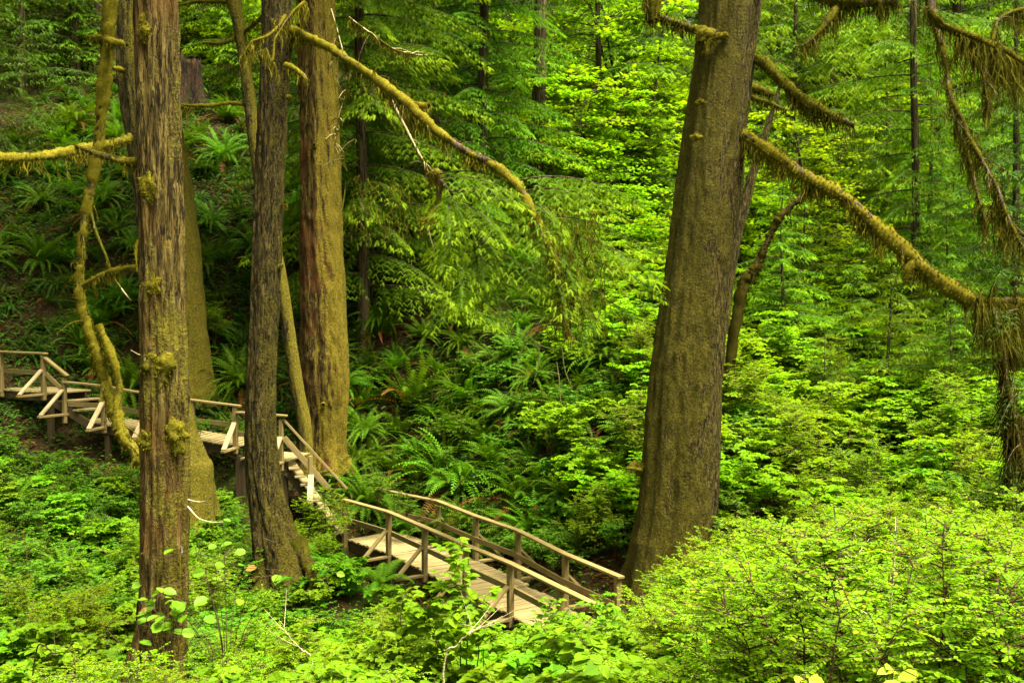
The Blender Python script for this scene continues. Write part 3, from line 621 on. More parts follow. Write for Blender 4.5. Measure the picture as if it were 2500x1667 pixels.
# short stair from the landing down to the middle boardwalk
TS = thing('short_stair', 'short flight of two open wooden treads between upper landing and middle boardwalk', 'stairs', (b1[0], b1[1], b1[2] - 1), 'wooden walkway sections through the forest')
inB = perp(b2, b4); b1r = b1.copy()
s0 = a2 + norm(a2 - a1) * .25
bz0 = b2[2] + (b2[2] - b4[2]) * .25
sA = P(175, 985, 27.35); sB = P(200, 1005, 27.3)
for k in range(2):
    f_ = (k + 1) / 3; p = s0 * (1 - f_) + (P(205, 1025, 27.2)) * f_; p[2] = za + (bz0 - za) * (k + 1) / 3
    board(TS, 'tread', p + inA * .05, p + inA * 1.2, .28, .05, mat='deck')
board(TS, 'post', b1 - Z1 * .3, b1 + Z1 * (P(158, 922, 27.3)[2] - b1[2]), .1, .1, inA)
e = b1 - inA * .72
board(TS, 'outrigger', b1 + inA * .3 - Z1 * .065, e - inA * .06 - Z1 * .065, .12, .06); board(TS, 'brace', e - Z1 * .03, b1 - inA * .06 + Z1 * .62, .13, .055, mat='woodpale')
board(TS, 'handrail', P(103, 868, 27.5), P(165, 918, 27.25), .13, .055)
board(TS, 'middle_rail', P(112, 912, 27.45), P(150, 949, 27.28), .04, .12)
for s in (.1, 1.1): board(TS, 'stringer', s0 + inA * s - Z1 * .25, P(215, 1025, 27.2) * np.array([1, 1, 0]) + Z1 * (bz0 - .18) + inA * s, .06, .22, mat='wooddark')
# middle boardwalk
TB = thing('boardwalk', 'middle boardwalk with single railing, crossing behind the reddish cedar to the dark furrowed trunk', 'boardwalk', (b3[0], b3[1], b4[2] - 1.5), 'wooden walkway sections through the forest')
bs = P(196, 1020, 27.22); bs[2] = bz0
deck(TB, bs + inB * .06 - Z1 * .03, b4 + norm(b4 - b2) * .08 + inB * .06 - Z1 * .03, inB, 1.3, 2)
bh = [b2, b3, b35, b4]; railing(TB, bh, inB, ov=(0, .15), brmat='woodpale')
fr = P(154, 932, 27.3); board(TB, 'handrail', fr, b2 + Z1 * RH, .15, .05)
fr = P(162, 987, 27.3); board(TB, 'middle_rail', fr + inB * .073, b2 + inB * .073 + Z1 * .52, .04, .13)
for s in (.15, 1.2): board(TB, 'joist', bs + inB * s - Z1 * .18, b4 + inB * s - Z1 * .18, .06, .24, mat='wooddark')
for q in (b2, b3, b4): board(TB, 'pile', q + inB * .2 - Z1 * 2.4, q + inB * .2 - Z1 * .3, .14, .14, inB, mat='wooddark')
# lower landing + long staircase
TC = thing('staircase', 'steep wooden staircase with long sloping handrail, dropping from landing to footbridge between two trunks', 'stairs', (c5_[0], c5_[1], c5_[2] - 2.2), 'wooden walkway sections through the forest')
inC = perp(b4, c5_); zc = c5_[2]
b4c = b4 + norm(b4 - b2) * .1; b4c[2] = zc
deck(TC, b4c + inC * .06 - Z1 * .03, c5_ + norm(c5_ - b4c) * .22 + inC * .06 - Z1 * .03, inC, 1.25, 3)
board(TC, 'handrail', P(578, 1006, 26.45), P(700, 1015, 26.15), .15, .05)
board(TC, 'middle_rail', P(580, 1059, 26.45) + inC * .07, P(687, 1071, 26.2) + inC * .07, .04, .13)
board(TC, 'post', c5_ - Z1 * .3, c5_ + Z1 * (RH - .02), .1, .1, inC)
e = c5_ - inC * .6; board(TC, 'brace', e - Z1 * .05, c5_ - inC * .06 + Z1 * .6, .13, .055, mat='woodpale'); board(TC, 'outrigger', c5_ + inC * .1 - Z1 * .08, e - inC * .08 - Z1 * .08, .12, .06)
n0 = P(842, 1297, 26.6); ZB = P(949, 1352, 25)[2]; n0[2] = ZB
top = c5_ + norm(c5_ - b4c) * .2
sdir = norm((n0 - top) * np.array([1, 1, 0])); inS = perp(top, n0)
NS = 10
for k in range(1, NS):
    f_ = k / NS; p = top * (1 - f_) + n0 * f_; p = np.array([p[0], p[1], zc + (ZB - zc) * k / NS])
    board(TC, 'tread', p - inS * .06 - Z1 * .02, p + inS * 1.2 - Z1 * .02, .28, .055, mat='deck')
for s in (.16, 1.1): board(TC, 'stringer', top + inS * s - Z1 * .36, n0 + inS * s - Z1 * .22, .06, .22, mat='wooddark')
s1 = P(759, 1204, 26.3)
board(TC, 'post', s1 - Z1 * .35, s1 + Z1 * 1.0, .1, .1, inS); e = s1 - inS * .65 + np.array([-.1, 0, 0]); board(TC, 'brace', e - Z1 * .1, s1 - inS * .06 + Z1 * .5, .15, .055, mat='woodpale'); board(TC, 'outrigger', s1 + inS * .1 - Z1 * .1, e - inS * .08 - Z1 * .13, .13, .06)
board(TC, 'handrail', P(690, 1022, 26.2), P(847, 1193, 26.6), .1, .06)
board(TC, 'middle_rail', P(693, 1068, 26.15), P(802, 1192, 26.4), .045, .15)
for q in (c5_, b4c): board(TC, 'pile', q + inC * .2 - Z1 * 2.6, q + inC * .2 - Z1 * .1, .14, .14, inC, mat='wooddark')

# footbridge
near = [n0, P(949, 1352, 25), P(1037, 1398, 23.25), P(1137, 1450, 21.5), P(1246, 1505, 19.95), P(1368, 1575, 18.2), P(1500, 1660, 16.5)]
far_ = [P(922, 1281, 28.2), P(1070, 1320, 26.4), P(1162, 1366, 24.5), P(1265, 1408, 22.9), P(1380, 1478, 20.7), P(1508, 1541, 19.0), P(1640, 1620, 17.2)]
for q in near + far_: q[2] = ZB
BR = thing('footbridge', 'sunlit wooden footbridge with two railings running down to the right across the gully', 'bridge', (near[3][0], near[3][1], ZB - 1.2), 'wooden walkway sections through the forest')
inN = [perp(near[max(k - 1, 0)], near[min(k + 1, 6)]) for k in range(7)]
inF = [-perp(far_[max(k - 1, 0)], far_[min(k + 1, 6)]) for k in range(7)]
railing(BR, near[:6], inN, skipbrace=(0,), ov=(.1, 1.7)); railing(BR, far_[:6], inF, skipbrace=(0,), ov=(.14, .12))
for k in range(6):
    w_ = np.linalg.norm(far_[k] - near[k])
    i0 = inN[k]
    tt = norm(near[k + 1] - near[k]); 
    wd = abs(np.dot((far_[k + 1] + far_[k]) / 2 - near[k], perp(near[k], near[k + 1])))
    deck(BR, near[k] + perp(near[k], near[k + 1]) * .06 - Z1 * (.03 + .004 * (k % 2)), near[k + 1] + tt * .02 + perp(near[k], near[k + 1]) * .06 - Z1 * (.03 + .004 * (k % 2)), perp(near[k], near[k + 1]), wd - .12, 10 + k)
    for s in (.14, wd - .14): 
        pr = perp(near[k], near[k + 1]); board(BR, 'joist', near[k] + pr * s - Z1 * (.2 + .003 * (k % 2)), near[k + 1] + pr * s - Z1 * (.2 + .003 * (k % 2)), .08, .28, mat='wooddark')
for k in (1, 3, 5): board(BR, 'pile', near[k] + inN[k] * .22 - Z1 * 2, near[k] + inN[k] * .22 - Z1 * .35, .16, .16, inN[k], mat='wooddark')

# ------------------------------------------------------------------ plant prototypes
def fern_mesh(seed, nf=26, L=1.0, mat='fern', wide=.085, dead=8, low=25, high=78, bend=1.7):
    rng = np.random.default_rng(seed); out = []
    for part, cnt in (('f', nf), ('d', dead)):
        if not cnt: out.append(None); continue
        mb = MB(); NP = 23; s = np.linspace(0, 1, NP)
        for k in range(cnt):
            az = rng.uniform(0, 2 * np.pi); Lk = L * rng.uniform(.65, 1.15)
            e0 = R(rng.uniform(low, high)) if part == 'f' else R(rng.uniform(-5, 35)); bd = bend * rng.uniform(.7, 1.25)
            el = e0 - bd * s ** 1.25; az_s = az + rng.normal(0, .25) * s
            t = np.stack([np.cos(az_s) * np.cos(el), np.sin(az_s) * np.cos(el), np.sin(el)], -1)
            pt = np.concatenate([[[0, 0, 0]], np.cumsum((t[1:] + t[:-1]) / 2 * Lk / (NP - 1), 0)]) + np.array([math.cos(az) * .04, math.sin(az) * .04, .03])
            side = norm(np.stack([-np.sin(az_s), np.cos(az_s), 0 * s], -1) + rng.normal(0, .18, 3)); up = np.cross(t, side) * -1; up = np.cross(side, t); up *= np.sign(up[:, 2:3] + 1e-6) if part == 'f' else 1
            pl = wide * np.minimum(1, (s / .22) ** .7) * np.clip(1 - s, 0, 1) ** .55 * rng.uniform(.85, 1.15); pl[s < .1] = 0
            ix = np.where(pl > .006)[0]
            for sg in (1, -1):
                p0 = pt[ix] + t[ix] * (Lk / NP * .25 * sg); d_ = side[ix] * sg + t[ix] * .35 + up[ix] * rng.uniform(-.15, .3); tipp = p0 + norm(d_) * pl[ix][:, None] - up[ix] * pl[ix][:, None] * .2
                w2 = t[ix] * (Lk / NP * .29)
                v = np.stack([p0 - w2, p0 + w2, p0 * .45 + tipp * .55 + w2 * .8, tipp, p0 * .45 + tipp * .55 - w2 * .7], 1).reshape(-1, 3)
                b = np.arange(len(ix))[:, None] * 5; f = b + (np.array([[0, 1, 2, 3, 4]]) if sg < 0 else np.array([[4, 3, 2, 1, 0]])); mb.add(v, f, 0)
            wr = .006 * (1.2 - s); v = np.stack([pt + side * wr[:, None], pt - side * wr[:, None]], 1).reshape(-1, 3); b = np.arange(NP - 1)[:, None] * 2; mb.add(v, b + np.array([[0, 1, 3, 2]]), 0)
        out.append(mb.mesh('fronds' if part == 'f' else 'dead_fronds', [M[mat] if part == 'f' else M['deadfern']]))
    return out
def ladyfern_mesh(seed, nf=9, L=1.0):
    rng = np.random.default_rng(seed); mb = MB()
    for k in range(nf):
        NP = 22; s = np.linspace(0, 1, NP); az = rng.uniform(0, 6.28); Lk = L * rng.uniform(.7, 1.1); el = R(rng.uniform(45, 75)) - 1.5 * s ** 1.3
        t = np.stack([np.cos(az) * np.cos(el), np.sin(az) * np.cos(el), np.sin(el)], -1); pt = np.cumsum(t * Lk / NP, 0); side = norm(np.array([-math.sin(az), math.cos(az), rng.normal(0, .25)])[None] + 0 * t); up = np.cross(t, side) * -1
        ix = np.arange(4, NP); wl = .24 * L * np.minimum(1, (s[ix] - .1) / .2) * (1.03 - s[ix]) ** .75
        pos, dr, nn, sz = [], [], [], []
        for sg in (1, -1):
            for i, wv in zip(ix, wl):
                d_ = norm(side[i] * sg + t[i] * .45); n_ = max(3, int(wv / .022)); q = np.linspace(.08, 1, n_)
                for s2 in (1, -1):
                    pos.append(pt[i] + d_ * (q * wv)[:, None] - np.array([0, 0, .25]) * ((q ** 2) * wv)[:, None]); e = norm(np.cross(up[i], d_)) * s2 + d_ * .5
                    dr.append(np.tile(e, (n_, 1))); nn.append(np.tile(up[i], (n_, 1))); sz.append(.042 * L * (1.1 - q * .8))
        stamp(mb, OVAL[0], OVAL[1], np.concatenate(pos), np.concatenate(dr), np.concatenate(nn), np.concatenate(sz) )
        wr = .006 * (1.2 - s); v = np.stack([pt + side * wr[:, None], pt - side * wr[:, None]], 1).reshape(-1, 3); b = np.arange(NP - 1)[:, None] * 2; mb.add(v, b + np.array([[0, 1, 3, 2]]), 0)
    return mb.mesh('fronds', [M['ladyfern']])

def shrub_meshes(seed, nst, Ht, spread, tpl, lsize, mat, twigs=9, lpt=7, tilt=.45, upw=.35, tw=.42, stemr=.012, spacing=None, flat=.5):
    rng = np.random.default_rng(seed); ms = MB(); ml = MB(); pos, dr, nn = [], [], []
    for k in range(nst):
        az = rng.uniform(0, 6.28); lean = rng.uniform(.1, 1) * spread; h = Ht * rng.uniform(.6, 1.08) * (1 - .25 * lean / max(spread, .01)); n = 9; s = np.linspace(0, 1, n)
        c = np.stack([np.cos(az) * (.06 + lean * s ** 1.4), np.sin(az) * (.06 + lean * s ** 1.4), h * (1.25 * s - .25 * s ** 3) - .05], -1) + rng.normal(0, .02, (n, 3)) * s[:, None]
        v, f, _ = tube(c, stemr * (1.15 - s), 5); ms.add(v, f)
        for q in range(twigs):
            t = rng.uniform(.28, 1) ** .8; p = np.array([np.interp(t, s, c[:, a]) for a in range(3)]); a2_ = az + rng.normal(0, 1.5); L = tw * rng.uniform(.5, 1.2) * (1.25 - .5 * t)
            d_ = norm(np.array([math.cos(a2_), math.sin(a2_), upw + rng.normal(0, .25)])); m = lpt; u = np.linspace(.15, 1, m)
            pp_ = p + d_ * (u * L)[:, None] + np.array([0, 0, -.25]) * ((u ** 2) * L)[:, None] * (1 - upw)
            v, f, _ = tube(np.vstack([p, pp_]), np.linspace(stemr * .45, stemr * .15, m + 1), 4); ms.add(v, f)
            sgn = np.where(np.arange(m) % 2 == 0, 1, -1)[:, None]; sd_ = np.array([-d_[1], d_[0], 0]); sd_ = sd_ / max(np.linalg.norm(sd_), .01)
            ld = d_[None] * .6 + sd_[None] * sgn * .9 + rng.normal(0, .3, (m, 3)); ld[:, 2] = ld[:, 2] * flat - .12
            pos.append(pp_); dr.append(ld); nn.append(np.array([0, 0, 1]) + rng.normal(0, tilt, (m, 3)))
    pos = np.concatenate(pos); stamp(ml, tpl[0], tpl[1], pos, np.concatenate(dr), np.concatenate(nn), lsize * rng.uniform(.55, 1.2, len(pos)))
    return ms.mesh('stems', [M['stem']], True), ml.mesh('foliage', [M[mat]])

def hem_branch(mb, o, az, el, L, droop, rng, dens=1.0, tsize=.15, tipm=0, woodm=1, young=1.0):
    n = 10; s = np.linspace(0, 1, n); ca, sa = math.cos(az), math.sin(az)
    def ax(t): 
        hx = L * t * math.cos(el); return np.stack([o[0] + ca * hx, o[1] + sa * hx, o[2] + L * (math.sin(el) * t - droop * t ** 2)], -1)
    c = ax(s); v, f, _ = tube(c, .008 * L * (1.1 - s) + .002, 5); mb.add(v, f, woodm)
    nb = max(5, int(L / (.10 / dens))); t = np.repeat(np.linspace(.1, 1, nb), 2); sg = np.tile([1, -1], nb); t = np.clip(t + rng.normal(0, .01, len(t)), .05, 1)
    bl = .42 * L ** .8 * np.minimum(1, t / .25 + .25) * (1.08 - t) ** .75 * rng.uniform(.7, 1.15, len(t)); a = az + sg * (R(58) + rng.normal(0, .12, len(t))) * (1 - .25 * t)
    b0 = ax(t); slope = math.sin(el) - 2 * droop * t
    pos, dr, tp, sz = [], [], [], []
    sp_ = tsize * .55 / dens
    for k in range(len(t)):
        m = max(2, int(bl[k] / sp_)); u = np.linspace(.12, 1, m); d_ = np.array([math.cos(a[k]), math.sin(a[k]), .35 * slope[k]])
        q = b0[k] + d_ * (u * bl[k])[:, None] - np.array([0, 0, .75]) * ((u ** 1.6) * bl[k])[:, None]
        for s2 in (1, -1):
            ang = a[k] + s2 * R(48) * (1 - .3 * u); dd_ = np.stack([np.cos(ang), np.sin(ang), -.5 - .45 * u + rng.normal(0, .2, m)], -1); pos.append(q); dr.append(dd_); tp.append(np.clip((u - .12) * 1.1 + rng.normal(0, .22, m), 0, 1) * young * (.35 + .65 * t[k])); sz.append(tsize * rng.uniform(.7, 1.2, m) * (1.1 - .35 * u))
    pos = np.concatenate(pos); stamp(mb, TWIG[0], TWIG[1], pos, np.concatenate(dr), np.array([0, 0, 1]) + rng.normal(0, .3, (len(pos), 3)), np.concatenate(sz), tipm, np.concatenate(tp))
    return c

def conifer_meshes(seed, Ht, bare, nb, Lmax, mat='hemlock', r0=.2, dens=.8, tsize=.17, droop=.32, top=True, moss=False, young=1.0, az=None):
    rng = np.random.default_rng(seed); mt, mc = MB(), MB(); n = 24; s = np.linspace(0, 1, n)
    c = np.stack([.12 * np.sin(s * 5 + seed) * s, .12 * np.cos(s * 4 + seed) * s, -.5 + (Ht + .5) * s], -1); v, f, _ = tube(c, r0 * (1.02 - s * (.95 if top else .35)) * (1 + .5 * np.exp(-s * Ht / (3 * r0))), 14); mt.add(v, f)
    st = []
    for k in range(nb):
        t = (k + rng.uniform(0, 1)) / nb; z = bare + (Ht - bare) * t; L = Lmax * ((1 - t) ** .7 if top else 1) * rng.uniform(.65, 1.1) + .25
        a = k * 2.4 + rng.normal(0, .3) if az is None else rng.uniform(*az); p = np.array([np.interp(z, c[:, 2], c[:, 0]), np.interp(z, c[:, 2], c[:, 1]), z])
        cc = hem_branch(mc, p, a, R(rng.uniform(0, 22)) * (1 if top else .6), L, droop * rng.uniform(.7, 1.3), rng, dens, tsize, 0, 1, young)
        if moss: st.append(cc[2:8] + rng.normal(0, .02, (6, 3)))
    if moss: q = np.concatenate(st); q = np.repeat(q, 6, 0) + rng.normal(0, .09, (len(q) * 6, 3)) * np.array([1, 1, .1]); strands(mc, q, rng, .55, .012, 2)
    return mt.mesh('trunk', [M['bark_far']], True), mc.mesh('crown', [M[mat], M['bark_far'], M['mossdark']])

def maple_meshes(seed, Ht, spread, nb=16, lsize=.12, tpl=MAPLE, mat='maple', stems=3, per=26):
    rng = np.random.default_rng(seed); mt, mc = MB(), MB(); pos, dr, nn = [], [], []
    for k in range(stems):
        az = rng.uniform(0, 6.28); n = 12; s = np.linspace(0, 1, n); lean = spread * rng.uniform(.1, .5); h = Ht * rng.uniform(.75, 1)
        c = np.stack([np.cos(az) * (lean * s ** 1.5), np.sin(az) * (lean * s ** 1.5), h * s - .3], -1) + rng.normal(0, .04, (n, 3)) * s[:, None]
        v, f, _ = tube(c, .05 * (Ht / 5) * (1.05 - s * .9), 7); mt.add(v, f)
        for q in range(nb):
            t = rng.uniform(.22, 1); p = np.array([np.interp(t, s, c[:, a]) for a in range(3)]); a2_ = rng.uniform(0, 6.28); L = spread * rng.uniform(.4, 1) * (1.15 - .55 * t)
            m = 8; u = np.linspace(0, 1, m); bp = p + np.stack([np.cos(a2_) * u * L, np.sin(a2_) * u * L, .28 * u * L - .3 * L * u ** 2], -1) + rng.normal(0, .03, (m, 3)) * u[:, None]; v, f, _ = tube(bp, .018 * (1.1 - u), 5); mt.add(v, f)
            K = per; uu = rng.uniform(.25, 1.05, K); base = np.stack([np.interp(uu, u, bp[:, a]) for a in range(3)], -1)
            sp_ = rng.normal(0, 1, (K, 3)) * np.array([.2, .2, .035]) * L * .75; pos.append(base + sp_); a3 = rng.uniform(0, 6.28, K); dr.append(np.stack([np.cos(a3), np.sin(a3), -.25 + 0 * a3], -1)); nn.append(np.array([0, 0, 1]) + rng.normal(0, .32, (K, 3)))
    pos = np.concatenate(pos); stamp(mc, tpl[0], tpl[1], pos, np.concatenate(dr), np.concatenate(nn), lsize * rng.uniform(.6, 1.2, len(pos)))
    return mt.mesh('trunk', [M['bark_far']], True), mc.mesh('crown', [M[mat]])

# ------------------------------------------------------------------ limb with foliage on the dark trunk
L1 = [(668, 68), (720, 90), (770, 118), (850, 172), (935, 236), (975, 275), (1050, 335), (1130, 377), (1180, 415), (1215, 470), (1250, 540), (1275, 600), (1290, 680), (1300, 760)]
d1 = np.interp(np.linspace(0, 1, len(L1)), [0, .3, 1], [21.9, 20.8, 19.3])
P1 = [D(x, y, q) for (x, y), q in zip(L1, d1)]
lb = limb(T3, O3, P1, [.07, .075, .08, .085, .085, .08, .085, .09, .09, .085, .08, .07, .05, .02], 35, M['bark_far'], M['moss'], 6500, .42, 1100, fz=.028)
limb(T3, O3, [D(935, 236, 21.3), D(960, 242, 21.2), D(985, 244, 21.1)], [.08, .08, .06], 36, M['bark_far'], M['moss'], 500, .15, 60, 'branch_stub')
limb(T3, O3, [D(890, 205, 21.3), D(915, 262, 21.2), D(950, 330, 21.1), D(975, 375, 21), D(985, 400, 21)], [.03, .035, .03, .03, .02], 37, M['deadwood'], M['mossdark'], 350, .1, 50, thick=.9)
limb(T3, O3, [D(985, 402, 21), D(1005, 398, 20.9), D(1010, 430, 20.9), D(1005, 470, 20.9), D(985, 500, 20.8), D(965, 515, 20.8)], [.05, .1, .09, .05, .06, .03], 38, M['bark_far'], M['moss'], 1600, .3, 260)
limb(T3, O3, [D(980, 505, 20.8), D(985, 530, 20.8), D(990, 550, 20.8), D(998, 580, 20.8)], [.02, .02, .015, .005], 39, M['deadwood'], None, name='twig')
limb(T3, O3, [D(655, 35, 21.6), D(640, 60, 21.4), D(610, 85, 21.2), D(580, 95, 21.1), D(560, 120, 21)], [.03, .03, .025, .02, .01], 40, M['bark_far'], M['moss'], 500, .5, 200)
limb(T3, O3, [D(700, 5, 21.6), D(672, 30, 21.4), D(635, 85, 21.2), D(625, 140, 21.1), D(610, 110, 21)], [.025, .025, .02, .015, .01], 41, M['bark_far'], M['moss'], 400, .5, 160)
limb(T3, O3, [D(770, 90, 21.4), D(765, 160, 21.3), D(775, 230, 21.3), D(775, 300, 21.3), D(770, 340, 21.3)], [.012, .014, .012, .01, .006], 42, M['deadwood'], M['moss'], 260, .3, 90)
limb(T3, O3, [D(760, 20, 21.4), D(785, 110, 21.3), D(800, 180, 21.3), D(785, 250, 21.3), D(770, 330, 21.2), D(790, 365, 21.2)], [.012, .014, .012, .01, .01, .005], 43, M['deadwood'], M['mossdark'], 200, .3, 60)
limb(T3, O3, [D(800, 40, 21.5), D(850, 75, 21.3), D(900, 110, 21.2), D(945, 125, 21.1), D(1005, 130, 21)], [.02, .02, .018, .015, .006], 44, M['deadwood'], M['mossdark'], 400, .35, 160)
limb(T3, O3, [D(655, 150, 21.6), D(680, 160, 21.4), D(700, 180, 21.3), D(703, 195, 21.3)], [.05, .05, .045, .02], 45, M['bark_far'], M['moss'], 300, .3, 60, 'branch_stub')
rng = np.random.default_rng(77); mb = MB()
spr = [(1190, 415, .15, 1.9, .1), (1200, 440, -.25, 1.7, .05), (1225, 500, .1, 1.9, 0), (1245, 540, -.3, 2.0, -.05), (1265, 590, .2, 1.7, -.05), (1285, 660, -.1, 1.3, -.1), (1240, 480, 2.6, 1.0, -.1), (1295, 700, .3, 1.0, -.3), (1270, 620, 2.7, .8, -.2),
       (1010, 400, .05, 1.3, .1), (1015, 410, -.4, 1.6, 0), (1020, 430, 2.9, 1.1, .1), (1030, 440, .5, 1.6, 0), (1040, 470, -.9, 1.5, -.1), (1080, 500, -.3, 1.5, -.1), (1050, 520, 3.3, 1.3, -.1), (1090, 560, -.6, 1.4, -.15), (1060, 590, -1.6, 1.4, -.2), (1110, 600, -.1, 1.2, -.2), (1090, 630, 3.5, 1.0, -.25), (1080, 650, -1.1, 1.0, -.3), (1040, 560, 3.1, 1.0, -.2), (1120, 640, .1, .9, -.25)]
Q = [D(1000, 400, 20.9), D(1040, 450, 20.7), D(1075, 520, 20.6), D(1095, 600, 20.5), D(1095, 680, 20.5), D(1085, 750, 20.5)]; v, f, _ = tube(catmull(Q, 30) - O3, np.linspace(.04, .006, 30), 6); mb.add(v, f, 1)
for x, y, a, L, el in spr:
    hem_branch(mb, D(x, y, 20.9 if x > 1140 else 20.7) - O3, a * .7 - .4, el + .1, L * 1.35, .4, rng, 1.05, .23)
    if L > 1: hem_branch(mb, D(x + 15, y + 55, 20.8) - O3, a * .5 - 1.3, el, L * 1.0, .5, rng, 1.05, .23)
st = np.stack([D(rng.normal(1275, 18) + 110 * rng.random() ** 2, rng.uniform(480, 740), rng.uniform(19.2, 20)) for _ in range(340)]) - O3; strands(mb, st, rng, .9, .012, 2, .2)
st = np.stack([D(rng.uniform(790, 970), rng.uniform(400, 540), rng.uniform(21.0, 22)) for _ in range(150)]) - O3; strands(mb, st, rng, .8, .012, 2, .2)
link('foliage', mb.mesh('foliage', [M['hemlock'], M['bark_far'], M['mossdark']]), T3)
for k, q in enumerate([[(1252, 590), (1225, 600), (1210, 640)], [(1240, 600), (1222, 625), (1218, 640)], [(1290, 800), (1298, 850), (1315, 890)], [(1278, 830), (1283, 870), (1290, 930)], [(1215, 770), (1235, 790), (1285, 810)], [(1238, 790), (1236, 840), (1226, 880)], [(1210, 760), (1200, 800), (1185, 840)]]):
    limb(T3, O3, [D(x, y, 20.6) for x, y in q], [.014, .012, .005], 460 + k, M['deadwood'], None, name='twig')

# crowns above the picture for the shade trees (they are what darkens the left slope)
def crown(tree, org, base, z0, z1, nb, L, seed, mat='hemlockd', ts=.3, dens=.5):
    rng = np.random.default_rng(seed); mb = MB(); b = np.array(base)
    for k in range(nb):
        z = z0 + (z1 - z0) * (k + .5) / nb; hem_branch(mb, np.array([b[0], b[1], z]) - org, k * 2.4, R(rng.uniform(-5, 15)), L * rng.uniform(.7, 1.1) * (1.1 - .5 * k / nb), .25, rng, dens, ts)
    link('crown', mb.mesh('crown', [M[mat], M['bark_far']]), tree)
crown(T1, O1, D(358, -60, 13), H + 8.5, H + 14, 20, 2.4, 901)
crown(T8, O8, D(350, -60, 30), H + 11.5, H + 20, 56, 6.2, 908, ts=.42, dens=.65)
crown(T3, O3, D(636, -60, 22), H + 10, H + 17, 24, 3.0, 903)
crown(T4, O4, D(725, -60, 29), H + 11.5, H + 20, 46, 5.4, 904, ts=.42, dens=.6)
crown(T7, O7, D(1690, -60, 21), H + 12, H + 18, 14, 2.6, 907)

# spruce standing just outside the right edge: its drooping mossy branches come into view
p = D(2500, 900, 17); OR = np.array([p[0], p[1], h1(p[0], p[1])])
TR = thing('mossy_spruce_tree', 'spruce at the right edge with drooping dark branches hung with brown moss', 'tree', OR)
v, f, _ = tube(np.array([[0, 0, -.4], [0, 0, 1], [.1, 0, 8], [.1, .1, 18]]), [.6, .45, .4, .3], 20); mb = MB(); mb.add(v, f); link('trunk', mb.mesh('trunk', [M['bark_spruce']], True), TR)
for k, (q, r_, h_, hn, fz_) in enumerate([
    ([(2460, 210), (2352, 148), (2300, 115), (2230, 85), (2160, 55), (2130, 20)], [.09, .08, .07, .06, .05, .03], .9, 800, 2200),
    ([(2135, -30), (2142, 30), (2160, 95), (2175, 160), (2182, 215), (2215, 290), (2245, 350), (2285, 420), (2305, 470), (2335, 540), (2370, 600)], [.09, .08, .05, .04, .035, .035, .035, .03, .03, .02, .01], .55, 480, 2200),
    ([(2180, 200), (2190, 270), (2215, 330), (2235, 390), (2245, 440), (2260, 500)], [.03, .03, .028, .025, .02, .01], .5, 260, 800),
    ([(2450, 640), (2400, 560), (2350, 540), (2310, 500), (2270, 470)], [.05, .045, .04, .03, .02], .9, 420, 900),
    ([(2470, 720), (2380, 700), (2330, 692), (2290, 690), (2245, 688)], [.08, .07, .06, .05, .03], 1.0, 1200, 2000),
    ([(2390, 700), (2330, 740), (2310, 800), (2312, 870), (2330, 950), (2345, 1040), (2360, 1120)], [.05, .04, .035, .03, .03, .025, .015], .9, 1500, 2600),
    ([(2352, 20), (2300, 40), (2280, 90), (2262, 160), (2268, 230)], [.03, .03, .028, .025, .012], .6, 260, 600),
    ([(2420, 900), (2370, 930), (2330, 1010), (2320, 1080), (2345, 1150)], [.04, .035, .03, .025, .01], .8, 900, 800)]):
    limb(TR, OR, [D(x, y, 17 - .25 * j) for j, (x, y) in enumerate(q)], r_, 800 + k, M['bark_far'], M['mossblack'] if k in (5, 7) else M['mossdark'], fz_, h_, hn, hangw=.011)
rng = np.random.default_rng(5); mb = MB()
for x, y, a, L in [(2300, 690, 3.0, .9), (2340, 710, 3.5, 1.1), (2310, 800, 3.3, .7), (2340, 960, 3.2, .8), (2320, 780, 2.6, .8), (2345, 900, 3.9, .9), (2330, 1020, 4.3, .8), (2350, 1100, 3.0, .8), (2330, 860, 4.2, .7), (2280, 700, 4.4, .7), (2340, 1060, 3.6, .8), (2352, 560, 3.2, .9)]: hem_branch(mb, D(x, y, 16.3) - OR, a, -.05, L, .5, rng, 1.0, .1, 0, 1, .3)
link('foliage', mb.mesh('foliage', [M['hemlockd'], M['bark_far']]), TR)
limb(T7, O7, [D(1745, -60, 20.5), D(1830, -25, 20), D(1885, -5, 19.7), D(1960, 3, 19.4), D(2060, 2, 19.2)], [.1, .1, .11, .11, .07], 81, M['bark_far'], M['mossdark'], 1800, .5, 320)
limb(T7, O7, [D(1925, 0, 19.6), D(1915, 30, 19.4), D(1895, 55, 19.3), D(1870, 85, 19.2), D(1845, 105, 19.1)], [.06, .08, .06, .03, .008], 82, M['bark_far'], M['mossdark'], 900, .5, 160)

